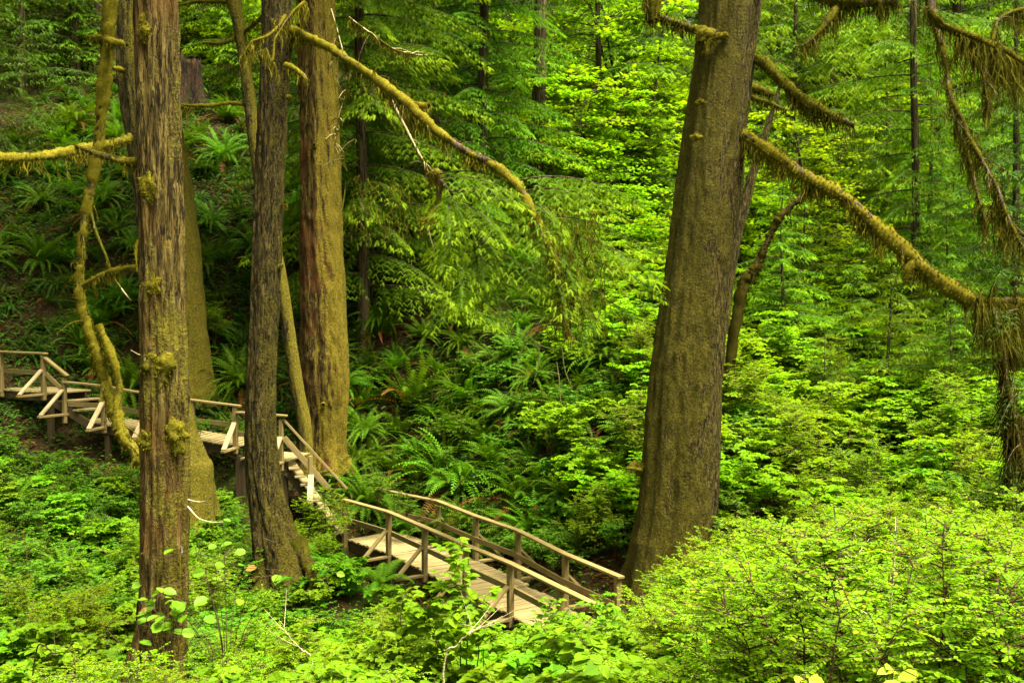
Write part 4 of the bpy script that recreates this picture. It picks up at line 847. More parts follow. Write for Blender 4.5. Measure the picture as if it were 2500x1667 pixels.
# ------------------------------------------------------------------ planting
BW = [(a0, a2, 1.0), (a2, b2, 1.2), (b2, b4, 1.1), (b4, c5_, 1.1), (c5_, n0, 1.2), (n0, near[3], 1.3), (near[3], near[6], 1.3)]
BWI = [inA, inB, inB, inC, inS, inN[1], inN[4]]
def clear_of_walk(x, y, m):
    p = np.array([x, y])
    for (a, b, w_), inn in zip(BW, BWI):
        a2_ = (a + inn * .65)[:2]; b2_ = (b + inn * .65)[:2]; t = np.clip(np.dot(p - a2_, b2_ - a2_) / np.dot(b2_ - a2_, b2_ - a2_), 0, 1)
        if np.linalg.norm(p - a2_ - t * (b2_ - a2_)) < .75 + m: return False
    for o in (O1, O2, O3, O4, O5, O7, O8):
        if np.linalg.norm(p - o[:2]) < .55 + m * .5: return False
    return True
LIMIT = np.array([(-200, 965), (0, 965), (120, 985), (330, 1040), (430, 1110), (555, 1090), (562, 1325), (720, 1325), (735, 1240), (820, 1265), (870, 1300), (950, 1335), (1040, 1380), (1150, 1425), (1250, 1445), (1400, 1450), (1440, 1405), (1475, 1300), (1520, 1245), (1600, 1215), (1680, 1150), (1760, 1110), (1800, 1085), (2600, 1040)], float)
def limit_y(x, d=99):
    if d < 12.9 and 262 < x < 455: return 1500
    return np.interp(x, LIMIT[:, 0], LIMIT[:, 1])
LM = [('the reddish cedar', 375, 700), ('the reddish cedar', 375, 1200), ('the dark furrowed trunk', 605, 800), ('the dark furrowed trunk', 640, 1250), ('the trunk with golden moss', 745, 700), ('the trunk with golden moss', 745, 950), ('the massive spruce', 1540, 1100), ('the massive spruce', 1600, 800), ('the massive spruce', 1650, 450), ('the footbridge', 950, 1220), ('the footbridge', 1200, 1330), ('the footbridge', 1400, 1400), ('the long staircase', 730, 1080), ('the middle boardwalk', 300, 960), ('the middle boardwalk', 500, 1000), ('the upper landing', 60, 880), ('the rotten stump', 440, 170), ('the long mossy limb', 1900, 430), ('the long mossy limb', 2150, 640), ('the foliage hanging off the mossy limb', 1150, 560), ('the drooping dark branches', 2310, 850), ('the snaking yellow stem', 200, 600), ('the snaking yellow stem', 240, 300)]
def where(p):
    x, y = proj(p); k = min(range(len(LM)), key=lambda i: (LM[i][1] - x) ** 2 + (LM[i][2] - y) ** 2); dx, dy = x - LM[k][1], y - LM[k][2]
    q = math.hypot(dx, dy); pre = '' if q < 150 else ('well ' if q > 330 else '')
    rel = ('right of' if dx > 0 else 'left of') if abs(dx) > abs(dy) else ('below' if dy > 0 else 'above')
    return f'{pre}{rel} {LM[k][0]}'
def in_view(p, m=120):
    x, y = proj(p); return -m < x < 2352 + m and y > -500 and p[1] > 2
PR = {}
def protos(kind, meshes): PR[kind] = meshes
def put(kind, name, mesh_set, x, y, rz, sc, label, cat, group, tilt=(0, 0), childname='foliage', z=None, tree=False):
    zz = h1(x, y) if z is None else z
    if tree:
        o = thing(name, label, cat, (x, y, zz - .05), group); o.rotation_euler = (0, 0, rz); o.scale = (sc, sc, sc)
        link('trunk', mesh_set[0], o); link('crown', mesh_set[1], o)
    else:
        o = link(name, mesh_set[0], None, (x, y, zz), 0, sc); o.rotation_euler = (tilt[0], tilt[1], rz); tag(o, label, cat, group)
        if len(mesh_set) > 1 and mesh_set[1] is not None: link(childname, mesh_set[1], o)
    return o
def slope_tilt(x, y, k=.5):
    e = .4; gx = (h1(x + e, y) - h1(x - e, y)) / (2 * e); gy = (h1(x, y + e) - h1(x, y - e)) / (2 * e)
    return (math.atan(gy) * k, -math.atan(gx) * k)
class Field:
    def __init__(s): s.p = np.zeros((0, 2))
    def ok(s, x, y, r):
        if len(s.p) and np.min(((s.p - (x, y)) ** 2).sum(1)) < r * r: return False
        s.p = np.vstack([s.p, (x, y)]); return True

FERNS = [fern_mesh(100 + k, nf, L, 'fern', wd, dd, lo, hi, bd) for k, (nf, L, wd, dd, lo, hi, bd) in enumerate([(52, 1.15, .12, 4, 28, 86, 1.5), (44, 1.05, .115, 0, 25, 84, 1.35), (58, 1.2, .12, 6, 32, 87, 1.7), (38, .95, .1, 0, 20, 80, 1.3), (50, 1.1, .12, 3, 32, 87, 1.8)])]
rng = np.random.default_rng(11); rnd = random.Random(4); fd = Field(); nfern = 0
def try_fern(x, y, s, grp, lab, r=.85):
    global nfern
    if not in_view((x, y, h1(x, y) + .5), 90) or not clear_of_walk(x, y, .25) or not fd.ok(x, y, r): return
    p = (x, y, h1(x, y) + .5); k = rnd.randrange(5); sz = 'large ' if s > 1.12 else ('small ' if s < .85 else ''); dd = ', dead fronds below' if FERNS[k][1] is not None and s > .9 else ''
    put('fern', 'sword_fern', FERNS[k], x, y, rnd.uniform(0, 6.28), s, f'{sz}{lab} {where(p)}{dd}', 'fern', grp, slope_tilt(x, y, .55), 'dead_fronds'); nfern += 1
# single ferns that stand out in the photograph
for x, y, d, s, lab in [(930, 680, 31.0, 1.75, 'big arching sword fern high on the bank beside the trunk with golden moss'), (1010, 960, 28.2, 1.7, 'widest sword fern with long arching fronds on the bank above the footbridge'), (835, 945, 28.3, 1.15, 'round tufted sword fern standing on a brown stalk right of the trunk with golden moss'), (1195, 1080, 26.6, 1.45, 'dark sword fern with upright fronds behind the footbridge'), (1140, 960, 28, 1.2, 'bright sword fern crowding the widest fern on the bank'), (1215, 1230, 25.6, 1.1, 'sword fern hanging just behind the far railing of the footbridge'), (1830, 850, 25.5, 1.5, 'pale feathery fern standing in the sunny thicket right of the massive spruce'), (1330, 900, 28, 1.2, 'sword fern on the bank behind the pale hanging twigs'), (1000, 1110, 27.2, .9, 'sword fern with rusty orange fronds above the footbridge'), (1400, 780, 30, 1.3, 'sword fern in the shade left of the massive spruce'), (700, 620, 33.2, 1.2, 'sword fern glimpsed between the dark furrowed trunk and the trunk with golden moss'), (90, 620, 33, 1.2, 'sword fern over the dark hollow at the left edge'), (500, 560, 34, 1.3, 'sword fern midway up the slope between cedar and dark furrowed trunk')]:
    p = D(x, y, d); fd.ok(p[0], p[1], .1); k = rnd.randrange(3); put('fern', 'sword_fern', FERNS[k], p[0], p[1], rnd.uniform(0, 6.28), s * 1.2, lab, 'fern', 'sword ferns', slope_tilt(p[0], p[1], .5), 'dead_fronds')
for _ in range(1500):
    x, y = rng.uniform(-6, 4.8), rng.uniform(25.5, 35)
    if nfern > 125: break
    if y < 26.2 - .9 * (x + 3) * (x > -3) or (x < -3 and y < 28.2): continue
    try_fern(x, y, rng.uniform(.8, 1.3), 'sword ferns', 'sword fern', .55)
for _ in range(2600):
    x, y = rng.uniform(-19, 6.5), rng.uniform(25, 43)
    if nfern > 245: break
    # the bank: above the walkway, left of the spruce
    if y < 26.5 - .9 * (x + 3) * (x > -3) - .0 or (x < -3 and y < 28.2): continue
    if y > 40 and rng.random() > .35: continue
    try_fern(x, y, rng.uniform(.85, 1.6), 'sword ferns', 'sword fern', .64)
for _ in range(200):
    x, y = rng.uniform(-14, -5), rng.uniform(19, 26.3); p = (x, y, h1(x, y) + .7)
    if proj(p)[1] < 1040: continue
    try_fern(x, y, rng.uniform(.6, .95), 'sword ferns', 'green sword fern under the walkway', 1.0)
for x, y, d, s in [(495, 1075, 23.2, .8), (90, 1010, 24, .75), (30, 1060, 22.5, .9), (470, 1180, 21, .7), (250, 1290, 15, .8), (500, 1230, 19, .7)]:
    p = D(x, y, d); put('fern', 'sword_fern', FERNS[rnd.randrange(5)], p[0], p[1], rnd.random() * 6, s, f'green sword fern in the shaded gully {where(p)}', 'fern', 'sword ferns', slope_tilt(p[0], p[1], .4), 'dead_fronds')
LADY = [ladyfern_mesh(200 + k, 9, 1.0) for k in range(2)]
for x, y, d, s, lab in [(190, 1040, 20, 1.0, 'bright lacy fern below the middle boardwalk'), (275, 1060, 19.5, 1.05, 'bright lacy fern leaning toward the reddish cedar below the boardwalk'), (255, 1300, 14, .8, 'lacy fern with ladder-like fronds left of the cedar base'), (50, 1130, 18, .9, 'lacy fern at the left edge below the upper landing'), (590, 1130, 21.5, .5, 'little lacy fern by the curved base of the dark furrowed trunk'), (1880, 930, 22, 1.0, 'lacy fern in the sunny thicket below the feathery fern'), (1760, 1000, 20, .9, 'lacy fern beside the massive spruce on its right')]:
    p = D(x, y, d); z = h1(p[0], p[1]); put('lady', 'lady_fern', [LADY[rnd.randrange(2)]], p[0], p[1], rnd.random() * 6, s, lab, 'fern', 'lacy ferns', z=max(z, p[2] - .8 * s) if False else z)

# shrubs ---------------------------------------------------------------------------------
SALM = [shrub_meshes(300 + k, 9, 1.35, .75, TRI, .19, 'salmon', 10, 7, .38, .35, .45) for k in range(4)]
HUCK = [shrub_meshes(320 + k, 12, 1.8, .85, OVAL, .037, 'huck', 44, 24, .5, .35, .42, .01) for k in range(4)]
TALL = [shrub_meshes(380 + k, 5, 2.5, .5, TRI, .17, 'salmon', 11, 6, .38, .35, .42) for k in range(3)]
MIX = [shrub_meshes(340 + k, 11, 1.2, .8, OVAL, .1, 'huckdark', 12, 9, .45, .3, .42, .01) for k in range(4)]
SAL2 = [shrub_meshes(360 + k, 10, 1.5, .9, TRI, .14, 'maple', 11, 8, .35, .3, .5) for k in range(3)]
counts = {}
def try_shrub(field, ms, name, hgt_m, x, y, s, r, lab, grp, cat='shrub', lim=True, smin=.42):
    if not in_view((x, y, h1(x, y) + hgt_m * s * .6), 160) or not clear_of_walk(x, y, .55 * s): return False
    z = h1(x, y)
    if lim:
        xd, yd = proj((x, y, z + hgt_m * s)); ly = max(limit_y(xd - 45 * 12 / y, y), limit_y(xd, y), limit_y(xd + 45 * 12 / y, y))
        if yd < ly:
            x0, yb = proj((x, y, z))
            if yb <= ly + 10: return False
            s = s * (yb - ly) / (yb - yd)
            if s < smin: return False
    if not field.ok(x, y, r): return False
    put('shrub', name, ms, x, y, rnd.uniform(0, 6.28), s, f'{lab} {where((x, y, z + .6 * s))}', cat, grp); counts[grp] = counts.get(grp, 0) + 1
    return True
fs = Field()
for _ in range(1500):      # left foreground: small-leaved and salmonberry mixed
    x, y = rng.uniform(-10.5, -.6), rng.uniform(7.5, 22)
    if counts.get('low bushes below the boardwalk', 0) > 95: break
    if y > 15 and x < -2.6 and rnd.random() < .6: continue
    m = rnd.random(); ms, nm, hh = (MIX[rnd.randrange(4)], 'huckleberry_bush', 1.2) if m < .45 else ((SALM[rnd.randrange(4)], 'salmonberry_bush', 1.35) if m < .8 else (HUCK[rnd.randrange(4)], 'huckleberry_bush', 1.8))
    try_shrub(fs, ms, nm, hh, x, y, rng.uniform(.7, 1.1), .72, ('leafy low bush' if m < .45 else ('broad-leaved bush' if m < .8 else 'fine-leaved bright bush')), 'low bushes below the boardwalk')
for _ in range(900):       # centre foreground salmonberry
    x, y = rng.uniform(-2.6, 3.2), rng.uniform(4.6, 17.5)
    if counts.get('salmonberry bushes before the footbridge', 0) > 62: break
    if x > .6 + y * .08: continue
    try_shrub(fs, SALM[rnd.randrange(4)], 'salmonberry_bush', 1.35, x, y, rng.uniform(.75, 1.15), .55, 'salmonberry bush with serrated leaves', 'salmonberry bushes before the footbridge', smin=.3)
for _ in range(1600):      # right foreground huckleberry
    x, y = rng.uniform(.8, 8.5), rng.uniform(6, 19)
    if counts.get('huckleberry bushes in the sun', 0) > 110: break
    if x < .4 + y * .08: continue
    try_shrub(fs, HUCK[rnd.randrange(4)] if rnd.random() < .84 else (SAL2[rnd.randrange(3)] if y > 14 else MIX[rnd.randrange(4)]), 'huckleberry_bush', 2.1, x, y, rng.uniform(1.0, 1.65), .62, 'sunlit yellow-green bush', 'huckleberry bushes in the sun')
for _ in range(3500):      # right slope thicket
    x, y = rng.uniform(3.5, 20), rng.uniform(18, 37)
    if counts.get('bright thicket on the right slope', 0) > 230: break
    if x < 4.4 + (y - 20) * .0 and y < 21.8: continue
    m = rnd.random(); ms = SAL2[rnd.randrange(3)] if m < .6 else (HUCK[rnd.randrange(4)] if m < .8 else MIX[rnd.randrange(4)])
    try_shrub(fs, ms, 'thicket_bush', 1.5, x, y, rng.uniform(.9, 1.5), .78, 'bright leafy bush in the thicket', 'bright thicket on the right slope', lim=False)
for _ in range(1200):       # bank behind the bridge
    x, y = rng.uniform(-3, 4.5), rng.uniform(22, 31)
    if counts.get('bushes on the bank behind the footbridge', 0) > 60: break
    if y < 26.5 - .9 * (x + 3): continue
    m = rnd.random(); ms = MIX[rnd.randrange(4)] if m < .5 else (SAL2[rnd.randrange(3)] if m < .8 else HUCK[rnd.randrange(4)])
    if x < 1 and m > .3: continue
    try_shrub(fs, ms, 'bank_bush', 1.3, x, y, rng.uniform(.5, 1.0), .7, 'leafy green bush on the bank', 'bushes on the bank behind the footbridge', lim=False)
for _ in range(900):       # shaded strip under the walkway
    x, y = rng.uniform(-15, -4.3), rng.uniform(17, 26.5)
    if counts.get('low plants in the shade under the walkway', 0) > 140: break
    m = rnd.random(); try_shrub(fs, MIX[rnd.randrange(4)] if m < .75 else SALM[rnd.randrange(4)], 'low_bush', 1.2, x, y, rng.uniform(.45, .8), .48, 'low leafy bush', 'low plants in the shade under the walkway')
for _ in range(900):       # seedlings between the ferns
    x, y = rng.uniform(-18, 1), rng.uniform(28.5, 43)
    if counts.get('seedlings among the ferns', 0) > 80: break
    if y < 26.5 - .9 * (x + 3) * (x > -3): continue
    try_shrub(fs, MIX[rnd.randrange(4)], 'seedling_bush', 1.2, x, y, rng.uniform(.35, .7), .8, 'low leafy seedling among the ferns', 'seedlings among the ferns', lim=False)
for x, y, d, s in [(1085, 1272, 10, .9), (1010, 1385, 10.5, 1.0), (1200, 1415, 11, 1.0), (1290, 1405, 11, 1.0), (1340, 1430, 11, 1), (1375, 1395, 11.5, 1.0), (1260, 1395, 14, 1), (1305, 1380, 14.2, 1), (1390, 1372, 14, 1), (1425, 1350, 14.5, 1), (1225, 1425, 13.5, 1), (1340, 1410, 13.5, 1), (900, 1375, 11, .9), (1410, 1410, 11, 1.0)]:   # tall canes in front of the railing, tops at these points
    p = D(x, y, d); z = p[2] - 1.35 * s; ms = TALL[rnd.randrange(3)]; s2 = min((p[2] - h1(p[0], p[1])) / 2.45, 1.15); put('s', 'salmonberry_bush', ms, p[0], p[1], rnd.random() * 6, s2, f'tall salmonberry cane with broad leaves {where(p)}', 'shrub', 'salmonberry bushes before the footbridge')
SMALL = [fern_mesh(180 + k, 30, .85, 'fernshaded', .085, 4 * (k % 2), 10, 75, 1.7) for k in range(2)]  # smaller build of the sword fern, added to fill gaps, in the shade-darkened green
nsm = 0
for _ in range(5000):
    x, y = rng.uniform(-19, -3.5), rng.uniform(28.2, 42)
    if nsm >= 250: break
    if not in_view((x, y, h1(x, y) + .4), 60) or not clear_of_walk(x, y, .2) or not fd.ok(x, y, .47): continue
    k = rnd.randrange(2); put('f', 'small_fern', SMALL[k], x, y, rnd.random() * 6, rng.uniform(.8, 1.25), f'low dark fern in the shade {where((x, y, h1(x, y) + .4))}', 'fern', 'low dark ferns', slope_tilt(x, y, .55), 'dead_fronds'); nsm += 1
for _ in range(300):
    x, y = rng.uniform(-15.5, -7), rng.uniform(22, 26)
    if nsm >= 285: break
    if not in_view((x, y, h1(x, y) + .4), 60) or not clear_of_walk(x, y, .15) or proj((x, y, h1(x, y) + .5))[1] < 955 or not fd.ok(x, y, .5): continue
    k = rnd.randrange(2); put('f', 'small_fern', SMALL[k], x, y, rnd.random() * 6, rng.uniform(.7, 1.05), f'low dark fern under the walkway {where((x, y, h1(x, y) + .4))}', 'fern', 'low dark ferns', slope_tilt(x, y, .5), 'dead_fronds'); nsm += 1
for x, y, d, s in [(752, 1270, 22.5, .75), (790, 1300, 22.3, .7), (735, 1330, 21.6, .6), (805, 1350, 21.8, .6)]:
    p = D(x, y, d); put('f', 'lady_fern', [LADY[rnd.randrange(2)]], p[0], p[1], rnd.random() * 6, s, f'small lacy fern on the mound {where(p)}', 'fern', 'lacy ferns')
nl = 0
for _ in range(400):
    x, y = rng.uniform(-12, -3), rng.uniform(14.5, 24)
    if nl >= 34: break
    if not in_view((x, y, h1(x, y) + .4), 60) or proj((x, y, h1(x, y) + .6))[1] < 1010 or not clear_of_walk(x, y, .2) or not fs.ok(x, y, .6): continue
    put('f', 'lady_fern', [LADY[rnd.randrange(2)]], x, y, rnd.random() * 6, rng.uniform(.7, 1.1), f'lacy bright fern among the low bushes {where((x, y, h1(x, y) + .4))}', 'fern', 'lacy ferns'); nl += 1
# single bushes
for ms, x, y, d, s, lab, cat in [(HUCK[0], 750, 1150, 24.4, .95, 'fresh green bush growing through the lower handrail of the long staircase', 'shrub'), (HUCK[1], 720, 1240, 23.4, .7, 'fresh green bush at the foot of the long staircase', 'shrub'), (MIX[0], 455, 890, 26.2, .5, 'small round bush beside the middle boardwalk at the pale leaning trunk', 'shrub'), (MIX[3], 440, 1170, 22.9, .75, 'bush covering the golden mossy base right behind the cedar', 'shrub'), (SALM[1], 490, 1150, 22.6, .7, 'broad-leaved bush between golden mossy base and dark furrowed trunk', 'shrub'), (SAL2[0], 1260, 930, 27, 1.15, 'pale green elder bush on the bank left of the massive spruce', 'shrub'), (SAL2[1], 1330, 1020, 25.5, 1.1, 'pale green elder bush drooping toward the footbridge', 'shrub'), (SAL2[2], 1410, 1100, 24, 1.1, 'broad-leaved bush filling the gap between footbridge and massive spruce', 'shrub'), (HUCK[2], 490, 690, 31, .7, 'small pale sprig on the slope behind the cedar', 'shrub'), (MIX[1], 870, 1040, 26.8, .7, 'glossy bush at the foot of the trunk with golden moss', 'shrub'), (MIX[2], 930, 1080, 26.3, .6, 'leafy bush above the start of the footbridge', 'shrub')]:
    p = D(x, y, d); z = h1(p[0], p[1]); put('s', 'bush', ms, p[0], p[1], rnd.random() * 6, s, lab, cat, None, z=z if z > p[2] - 1.6 else p[2] - 1.3)

# background trees ------------------------------------------------------------------------
HEM = [conifer_meshes(400 + k, h_, b_, nb, L, 'hemlock', r0, .85, .25, dr) for k, (h_, b_, nb, L, r0, dr) in enumerate([(7, .5, 46, 2.5, .1, .3), (10, .8, 62, 3.1, .14, .32), (5, .3, 36, 2.0, .07, .28)])]
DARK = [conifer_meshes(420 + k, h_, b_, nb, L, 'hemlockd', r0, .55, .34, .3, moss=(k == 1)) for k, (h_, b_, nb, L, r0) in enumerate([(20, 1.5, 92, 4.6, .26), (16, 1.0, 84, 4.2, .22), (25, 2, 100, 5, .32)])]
VM = [maple_meshes(440 + k, h_, sp_, nb, .16, MAPLE, 'maple', st_, 60) for k, (h_, sp_, nb, st_) in enumerate([(5, 2.4, 24, 3), (7, 2.8, 30, 3), (3.6, 1.8, 20, 3)])]
def tree_at(x, d, ms, s, name, lab, grp, yb=None):
    p = D(x, 700, d); put('t', name, ms, p[0], p[1], rnd.random() * 6.28, s, lab, 'tree', grp, tree=True)
# hemlocks in the middle distance
H1m = conifer_meshes(460, 14, 1.8, 66, 4.0, 'hemlock', .2, .95, .27, .36, False, True)
tree_at(835, 32.5, H1m, 1.0, 'hemlock_tree', 'hemlock with layered drooping sprays behind the long diagonal mossy limb', None)
H2m = conifer_meshes(461, 15, 1.2, 90, 3.6, 'hemlock', .2, .9, .26, .34, False, True, .7)
tree_at(1110, 35.5, H2m, 1.0, 'hemlock_tree', 'mossy hemlock with dark gaps in the middle, left of the bright maples', None)
H3m = conifer_meshes(462, 13, 3.2, 40, 3.2, 'hemlock', .15, .9, .25, .3, False, True)
tree_at(2098, 34, H3m, 1.0, 'hemlock_tree', 'straight thin hemlock with bare lower twigs above the long mossy limb', None)
for k, (x, d, s, m) in enumerate([(1480, 40, 1.0, 0), (2040, 27.5, .8, 0), (1900, 28, .6, 2), (2190, 26, .7, 0), (1800, 32, .9, 0), (2130, 36, 1.0, 1), (1330, 33, .8, 2), (1400, 44, .95, 1), (1560, 38, .9, 2), (1330, 40, .9, 0), (1840, 36, .9, 0), (1960, 31, .75, 2), (2170, 30, .8, 0), (2300, 33, 1.0, 1), (1780, 42, 1.0, 1), (2030, 42, 1.1, 1), (1640, 46, 1.0, 1), (2240, 40, 1.1, 1), (560, 43, .6, 2), (660, 44, .7, 0), (1250, 42, .9, 0)]):
    tree_at(x, d, HEM[m], s, 'young_hemlock', f'young hemlock with bright layered sprays {where(D(x, 560 if x > 1200 else 150, d))}', 'young hemlocks')
for k, (x, d, s, m) in enumerate([(1290, 37, 1.0, 1), (1380, 38, 1.1, 1), (1450, 36.5, 1.0, 0), (1530, 35, .9, 0), (1340, 34, .8, 2), (1420, 42, 1.3, 1), (1500, 33, .8, 2), (1700, 38, 1.2, 1), (1760, 33, .9, 2), (1880, 40, 1.2, 1), (1960, 46, 1.4, 1), (2120, 45, 1.3, 1), (1580, 44, 1.4, 1), (1820, 30, .8, 2), (1930, 35, .8, 0), (2260, 37, 1.0, 0), (620, 46, .9, 0), (540, 47, .8, 0), (700, 47, 1.0, 1), (480, 46, .7, 2), (1360, 52, 1.6, 1), (1700, 50, 1.5, 1)]):
    tree_at(x, d, VM[m], s, 'vine_maple', f'vine maple with bright leaf layers {where(D(x, 480 if x > 1200 else 120, d))}', 'vine maples')
for k in range(26):
    x = 1180 + 1250 * (k + rng.uniform(0, 1)) / 26; d = rng.uniform(41, 54); tree_at(x, d, VM[rnd.randrange(2)] if rnd.random() < .6 else HEM[1], rng.uniform(1.2, 1.9), 'understory_tree', f'bright leafy understory tree {where(D(x, 330, d))}', 'bright understory trees')
for k in range(12):
    x = -60 + 760 * (k + rng.uniform(0, 1)) / 12; d = rng.uniform(42, 50); tree_at(x, d, VM[rnd.randrange(3)] if rnd.random() < .4 else HEM[rnd.randrange(3)], rng.uniform(.7, 1.1), 'understory_tree', f'dim leafy understory tree {where(D(x, 100, d))}', 'dim understory trees')
# dark conifers closing the view
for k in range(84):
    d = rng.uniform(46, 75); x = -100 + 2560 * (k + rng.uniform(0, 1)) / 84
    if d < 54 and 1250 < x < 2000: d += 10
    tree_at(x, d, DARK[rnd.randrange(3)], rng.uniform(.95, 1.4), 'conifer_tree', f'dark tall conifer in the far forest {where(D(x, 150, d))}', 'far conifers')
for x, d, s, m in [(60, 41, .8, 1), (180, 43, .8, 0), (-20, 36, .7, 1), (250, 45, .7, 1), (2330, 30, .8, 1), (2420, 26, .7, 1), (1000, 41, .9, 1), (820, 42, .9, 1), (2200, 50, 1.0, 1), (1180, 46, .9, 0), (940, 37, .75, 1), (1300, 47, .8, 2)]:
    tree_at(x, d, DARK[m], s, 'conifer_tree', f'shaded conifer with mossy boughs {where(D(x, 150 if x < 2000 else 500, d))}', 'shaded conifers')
# bare far trunks that read as columns
for k, (x, d, r_, lab) in enumerate([(1225, 38, .28, 'dark crooked far trunk with a side branch left of the bright maples'), (230, 44, .5, 'pale far trunk behind the snaking yellow stem'), (1700, 47, .25, 'slim far trunk just right of the massive spruce')]):
    p = D(x, 600, d); z = h1(p[0], p[1]); t = thing('tall_tree', lab, 'tree', (p[0], p[1], z)); n = 30; s_ = np.linspace(0, 1, n)
    c = np.stack([.25 * np.sin(s_ * 4 + k), .2 * np.cos(s_ * 3 + k), -.4 + 24 * s_], -1); v, f, _ = tube(c, r_ * (1.05 - .5 * s_) * (1 + .5 * np.exp(-s_ * 24)), 18); mb = MB(); mb.add(v, f); link('trunk', mb.mesh('trunk', [M['bark_far']], True), t)
    mb = MB(); rg = np.random.default_rng(k)
    for q in range(22): hem_branch(mb, np.array([0, 0, 13 + q * .45]), q * 2.4, .05, 3.6 - .1 * q, .25, rg, .45, .3)
    link('crown', mb.mesh('crown', [M['hemlockd'], M['bark_far']]), t)
# foreground sprigs with big round leaves
def sprig(x, y, d, n, ls, seed, label, spread=.28, mat='salal', group=None, hh=.5):
    rg = np.random.default_rng(seed); p = D(x, y, d); base = p.copy(); base[2] = min(h1(p[0], p[1]), p[2] - hh)
    ms, ml = MB(), MB(); pos = rg.normal(0, 1, (n, 3)) * np.array([spread, spread * .6, spread * .7]) + p - base
    for q in pos[::2]:
        c = catmull([np.zeros(3), np.array([q[0] * .25, q[1] * .25, q[2] * .55]), q], 8); v, f, _ = tube(c, np.linspace(.007, .003, 8), 5); ms.add(v, f)
    for q in pos[1::2]:
        o_ = pos[::2][rg.integers(0, len(pos[::2]))]; v, f, _ = tube(np.array([o_, (o_ + q) / 2 + [0, 0, .02], q]), .003, 4); ms.add(v, f)
    a = rg.uniform(0, 6.28, n); stamp(ml, ROUND[0], ROUND[1], pos, np.stack([np.cos(a), np.sin(a), -.2 + 0 * a], -1), np.array([0, -.55, 1]) + rg.normal(0, .4, (n, 3)), ls * rg.uniform(.75, 1.25, n))
    o = link('salal_sprig', ms.mesh('stems', [M['stem']], True), None, tuple(base)); tag(o, label, 'plant', group); link('foliage', ml.mesh('foliage', [M[mat]]), o)
sprig(375, 1400, 12.3, 26, .17, 1, 'sprig of big round pale leaves in front of the cedar base', .26)
sprig(395, 1420, 12.2, 14, .15, 2, 'darker round-leaved sprig against the lower cedar trunk', .2, 'salmon')
sprig(520, 1300, 12.6, 24, .14, 3, 'leggy salal bush with round leaves between cedar and hollow-based trunk', .42)
sprig(2050, 1562, 5.2, 7, .1, 4, 'yellow-green leaf cluster at the bottom edge right of centre', .05, 'yellowleaf', hh=.3)
sprig(1868, 1565, 5.2, 6, .09, 5, 'small yellow-green leaf pair at the bottom edge', .06, 'yellowleaf', hh=.3)

# bare and dead stems standing out of the bushes
def stick(label, pts, d, rad, seed, mat='deadwood', cat='stick', drop=1.2, forks=3):
    rg = np.random.default_rng(seed); q = [D(x, y, d - .05 * k) for k, (x, y) in enumerate(pts)]; b = q[0].copy(); g_ = h1(b[0], b[1]); b[2] = max(g_ - .05, b[2] - 3)
    q = np.array([b] + q if b[2] < q[0][2] - .1 else q); c = catmull(q, 40); c = c + rg.normal(0, .006, c.shape); mb = MB(); v, f, _ = tube(c - b, np.linspace(rad, rad * .25, 40), 7); mb.add(v, f)
    for k in range(forks):
        i = rg.integers(14, 36); e = c[i] - b; dd_ = norm(np.array([rg.normal(0, 1), rg.normal(0, .6), .5])); tq = catmull(np.array([e, e + dd_ * .15, e + dd_ * .38 + [0, 0, .03]]), 8); v, f, _ = tube(tq, np.linspace(rad * .4, rad * .12, 8), 5); mb.add(v, f)
    tag(link('dead_stem', mb.mesh('dead_stem', [M[mat]], True), None, tuple(b)), label, cat)
stick('pale bare stem rising through the bushes at lower right', [(2022, 1568), (2032, 1480), (2045, 1400), (2050, 1330), (2056, 1240), (2060, 1180)], 8.2, .018, 1)
stick('thin tan stem curving up in the sunlit bushes right of the massive spruce', [(1905, 1450), (1918, 1390), (1935, 1330), (1955, 1270), (1965, 1205)], 9, .012, 2)
stick('arched grey dead branch in the bottom right corner', [(2080, 1540), (2130, 1500), (2200, 1482), (2260, 1510), (2310, 1568)], 7.5, .009, 3, mat='stem', forks=5)
stick('pale dead twigs among the salmonberry leaves below the footbridge', [(1020, 1530), (1050, 1480), (1085, 1450), (1130, 1430)], 9.5, .011, 4, forks=7)
stick('white forked twig lying in the bushes left of the footbridge', [(720, 1530), (690, 1490), (665, 1460), (640, 1420)], 11, .01, 5, forks=4)
stick('brown dead twig across the leaves at lower left', [(80, 1510), (130, 1500), (180, 1490), (215, 1478)], 10, .01, 6, mat='stem', forks=4)
stick('dark straight stem in front of the sunlit bushes', [(1745, 1568), (1750, 1500), (1755, 1430), (1780, 1360)], 7.5, .014, 7, mat='stem', forks=5)
stick('second dark stem beneath the sunlit bushes near the bottom edge', [(1630, 1568), (1640, 1500), (1660, 1440), (1700, 1390)], 8, .014, 8, mat='stem', forks=5)
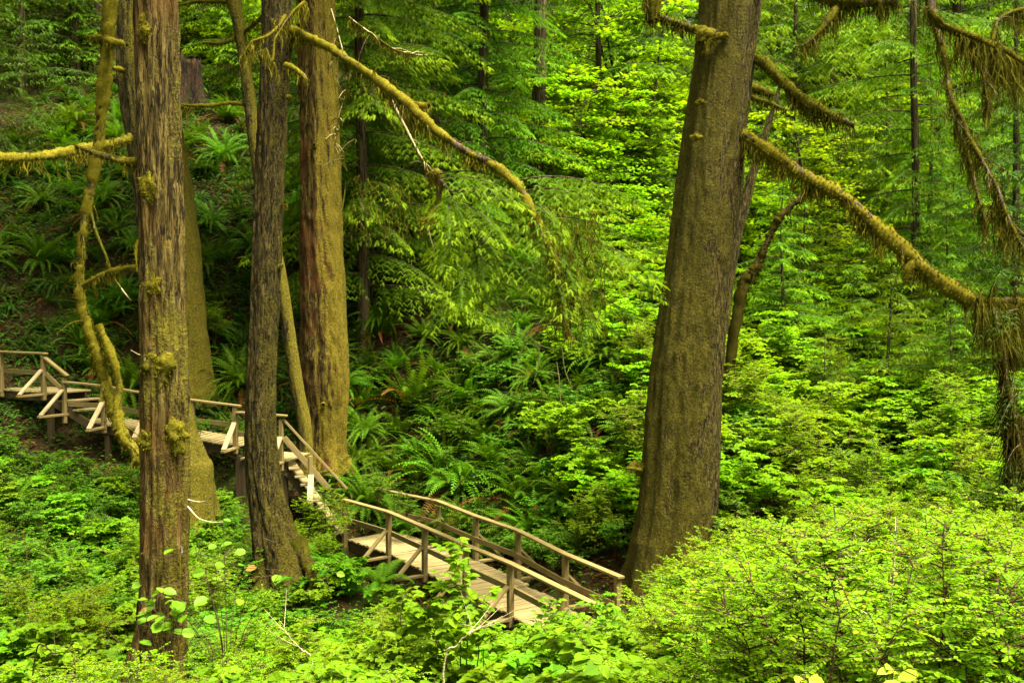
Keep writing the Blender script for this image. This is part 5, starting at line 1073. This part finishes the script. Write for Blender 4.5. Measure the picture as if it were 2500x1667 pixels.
# leaf litter and low herbs on the forest floor
rg = np.random.default_rng(99); K = 46000; xs = rg.uniform(-20, 20, K); ys = rg.uniform(5, 44, K); u_ = np.abs(xs) < 3 + ys * .55; xs, ys = xs[u_], ys[u_]; zs = hgt(xs, ys)
k = len(xs); a = rg.uniform(0, 6.28, k); mb = MB(); stamp(mb, OVAL[0], OVAL[1], np.stack([xs, ys, zs + rg.uniform(.02, .3, k)], -1), np.stack([np.cos(a), np.sin(a), rg.normal(0, .3, k)], -1), np.array([0, -.3, 1]) + rg.normal(0, .4, (k, 3)), rg.uniform(.05, .13, k))
o = link('ground_cover', mb.mesh('ground_cover', [M['huckdark']])); o['kind'] = 'stuff'; o['label'] = 'low green herbs covering the forest floor'; o['category'] = 'ground cover'
K = 42000; xs = rg.uniform(-19, 2, K); ys = rg.uniform(27.5, 44, K); u_ = ys > 26.2 - .9 * np.maximum(xs + 3, 0); xs, ys = xs[u_], ys[u_]; zs = hgt(xs, ys); k = len(xs); a = rg.uniform(0, 6.28, k); mb = MB()
u_ = fbm(np.stack([xs * .5, ys * .5, 0 * xs], -1), 2, 31) > -.25; xs, ys, zs, a = xs[u_], ys[u_], zs[u_], a[u_]; k = len(xs)
stamp(mb, np.array(OVAL[0]) * np.array([1, .6, 1]), OVAL[1], np.stack([xs, ys, zs + rg.uniform(.03, .35, k)], -1), np.stack([np.cos(a), np.sin(a), rg.normal(.1, .4, k)], -1), np.array([0, -.4, 1]) + rg.normal(0, .4, (k, 3)), rg.uniform(.09, .26, k))
o = link('undergrowth', mb.mesh('undergrowth', [M['fernshaded']])); o['kind'] = 'stuff'; o['label'] = 'dark leafy undergrowth filling the slope between the ferns'; o['category'] = 'undergrowth'  # leaves share the fern green that is darkened for shade
K = 30000; xs = rg.uniform(-20, 12, K); ys = rg.uniform(14, 46, K); zs = hgt(xs, ys); a = rg.uniform(0, 6.28, K); mb = MB()
stamp(mb, np.array(BLADE[0]) * np.array([1, .12, 1]), BLADE[1], np.stack([xs, ys, zs + rg.uniform(.0, .06, K)], -1), np.stack([np.cos(a), np.sin(a), rg.normal(0, .3, K)], -1), np.array([0, 0, 1]) + rg.normal(0, .4, (K, 3)), rg.uniform(.1, .5, K))
o = link('leaf_litter', mb.mesh('leaf_litter', [M['deadfern']])); o['kind'] = 'stuff'; o['label'] = 'brown fallen twigs and dead fronds littering the slope'; o['category'] = 'litter'
print('counts', nfern, counts, len(bpy.data.objects))
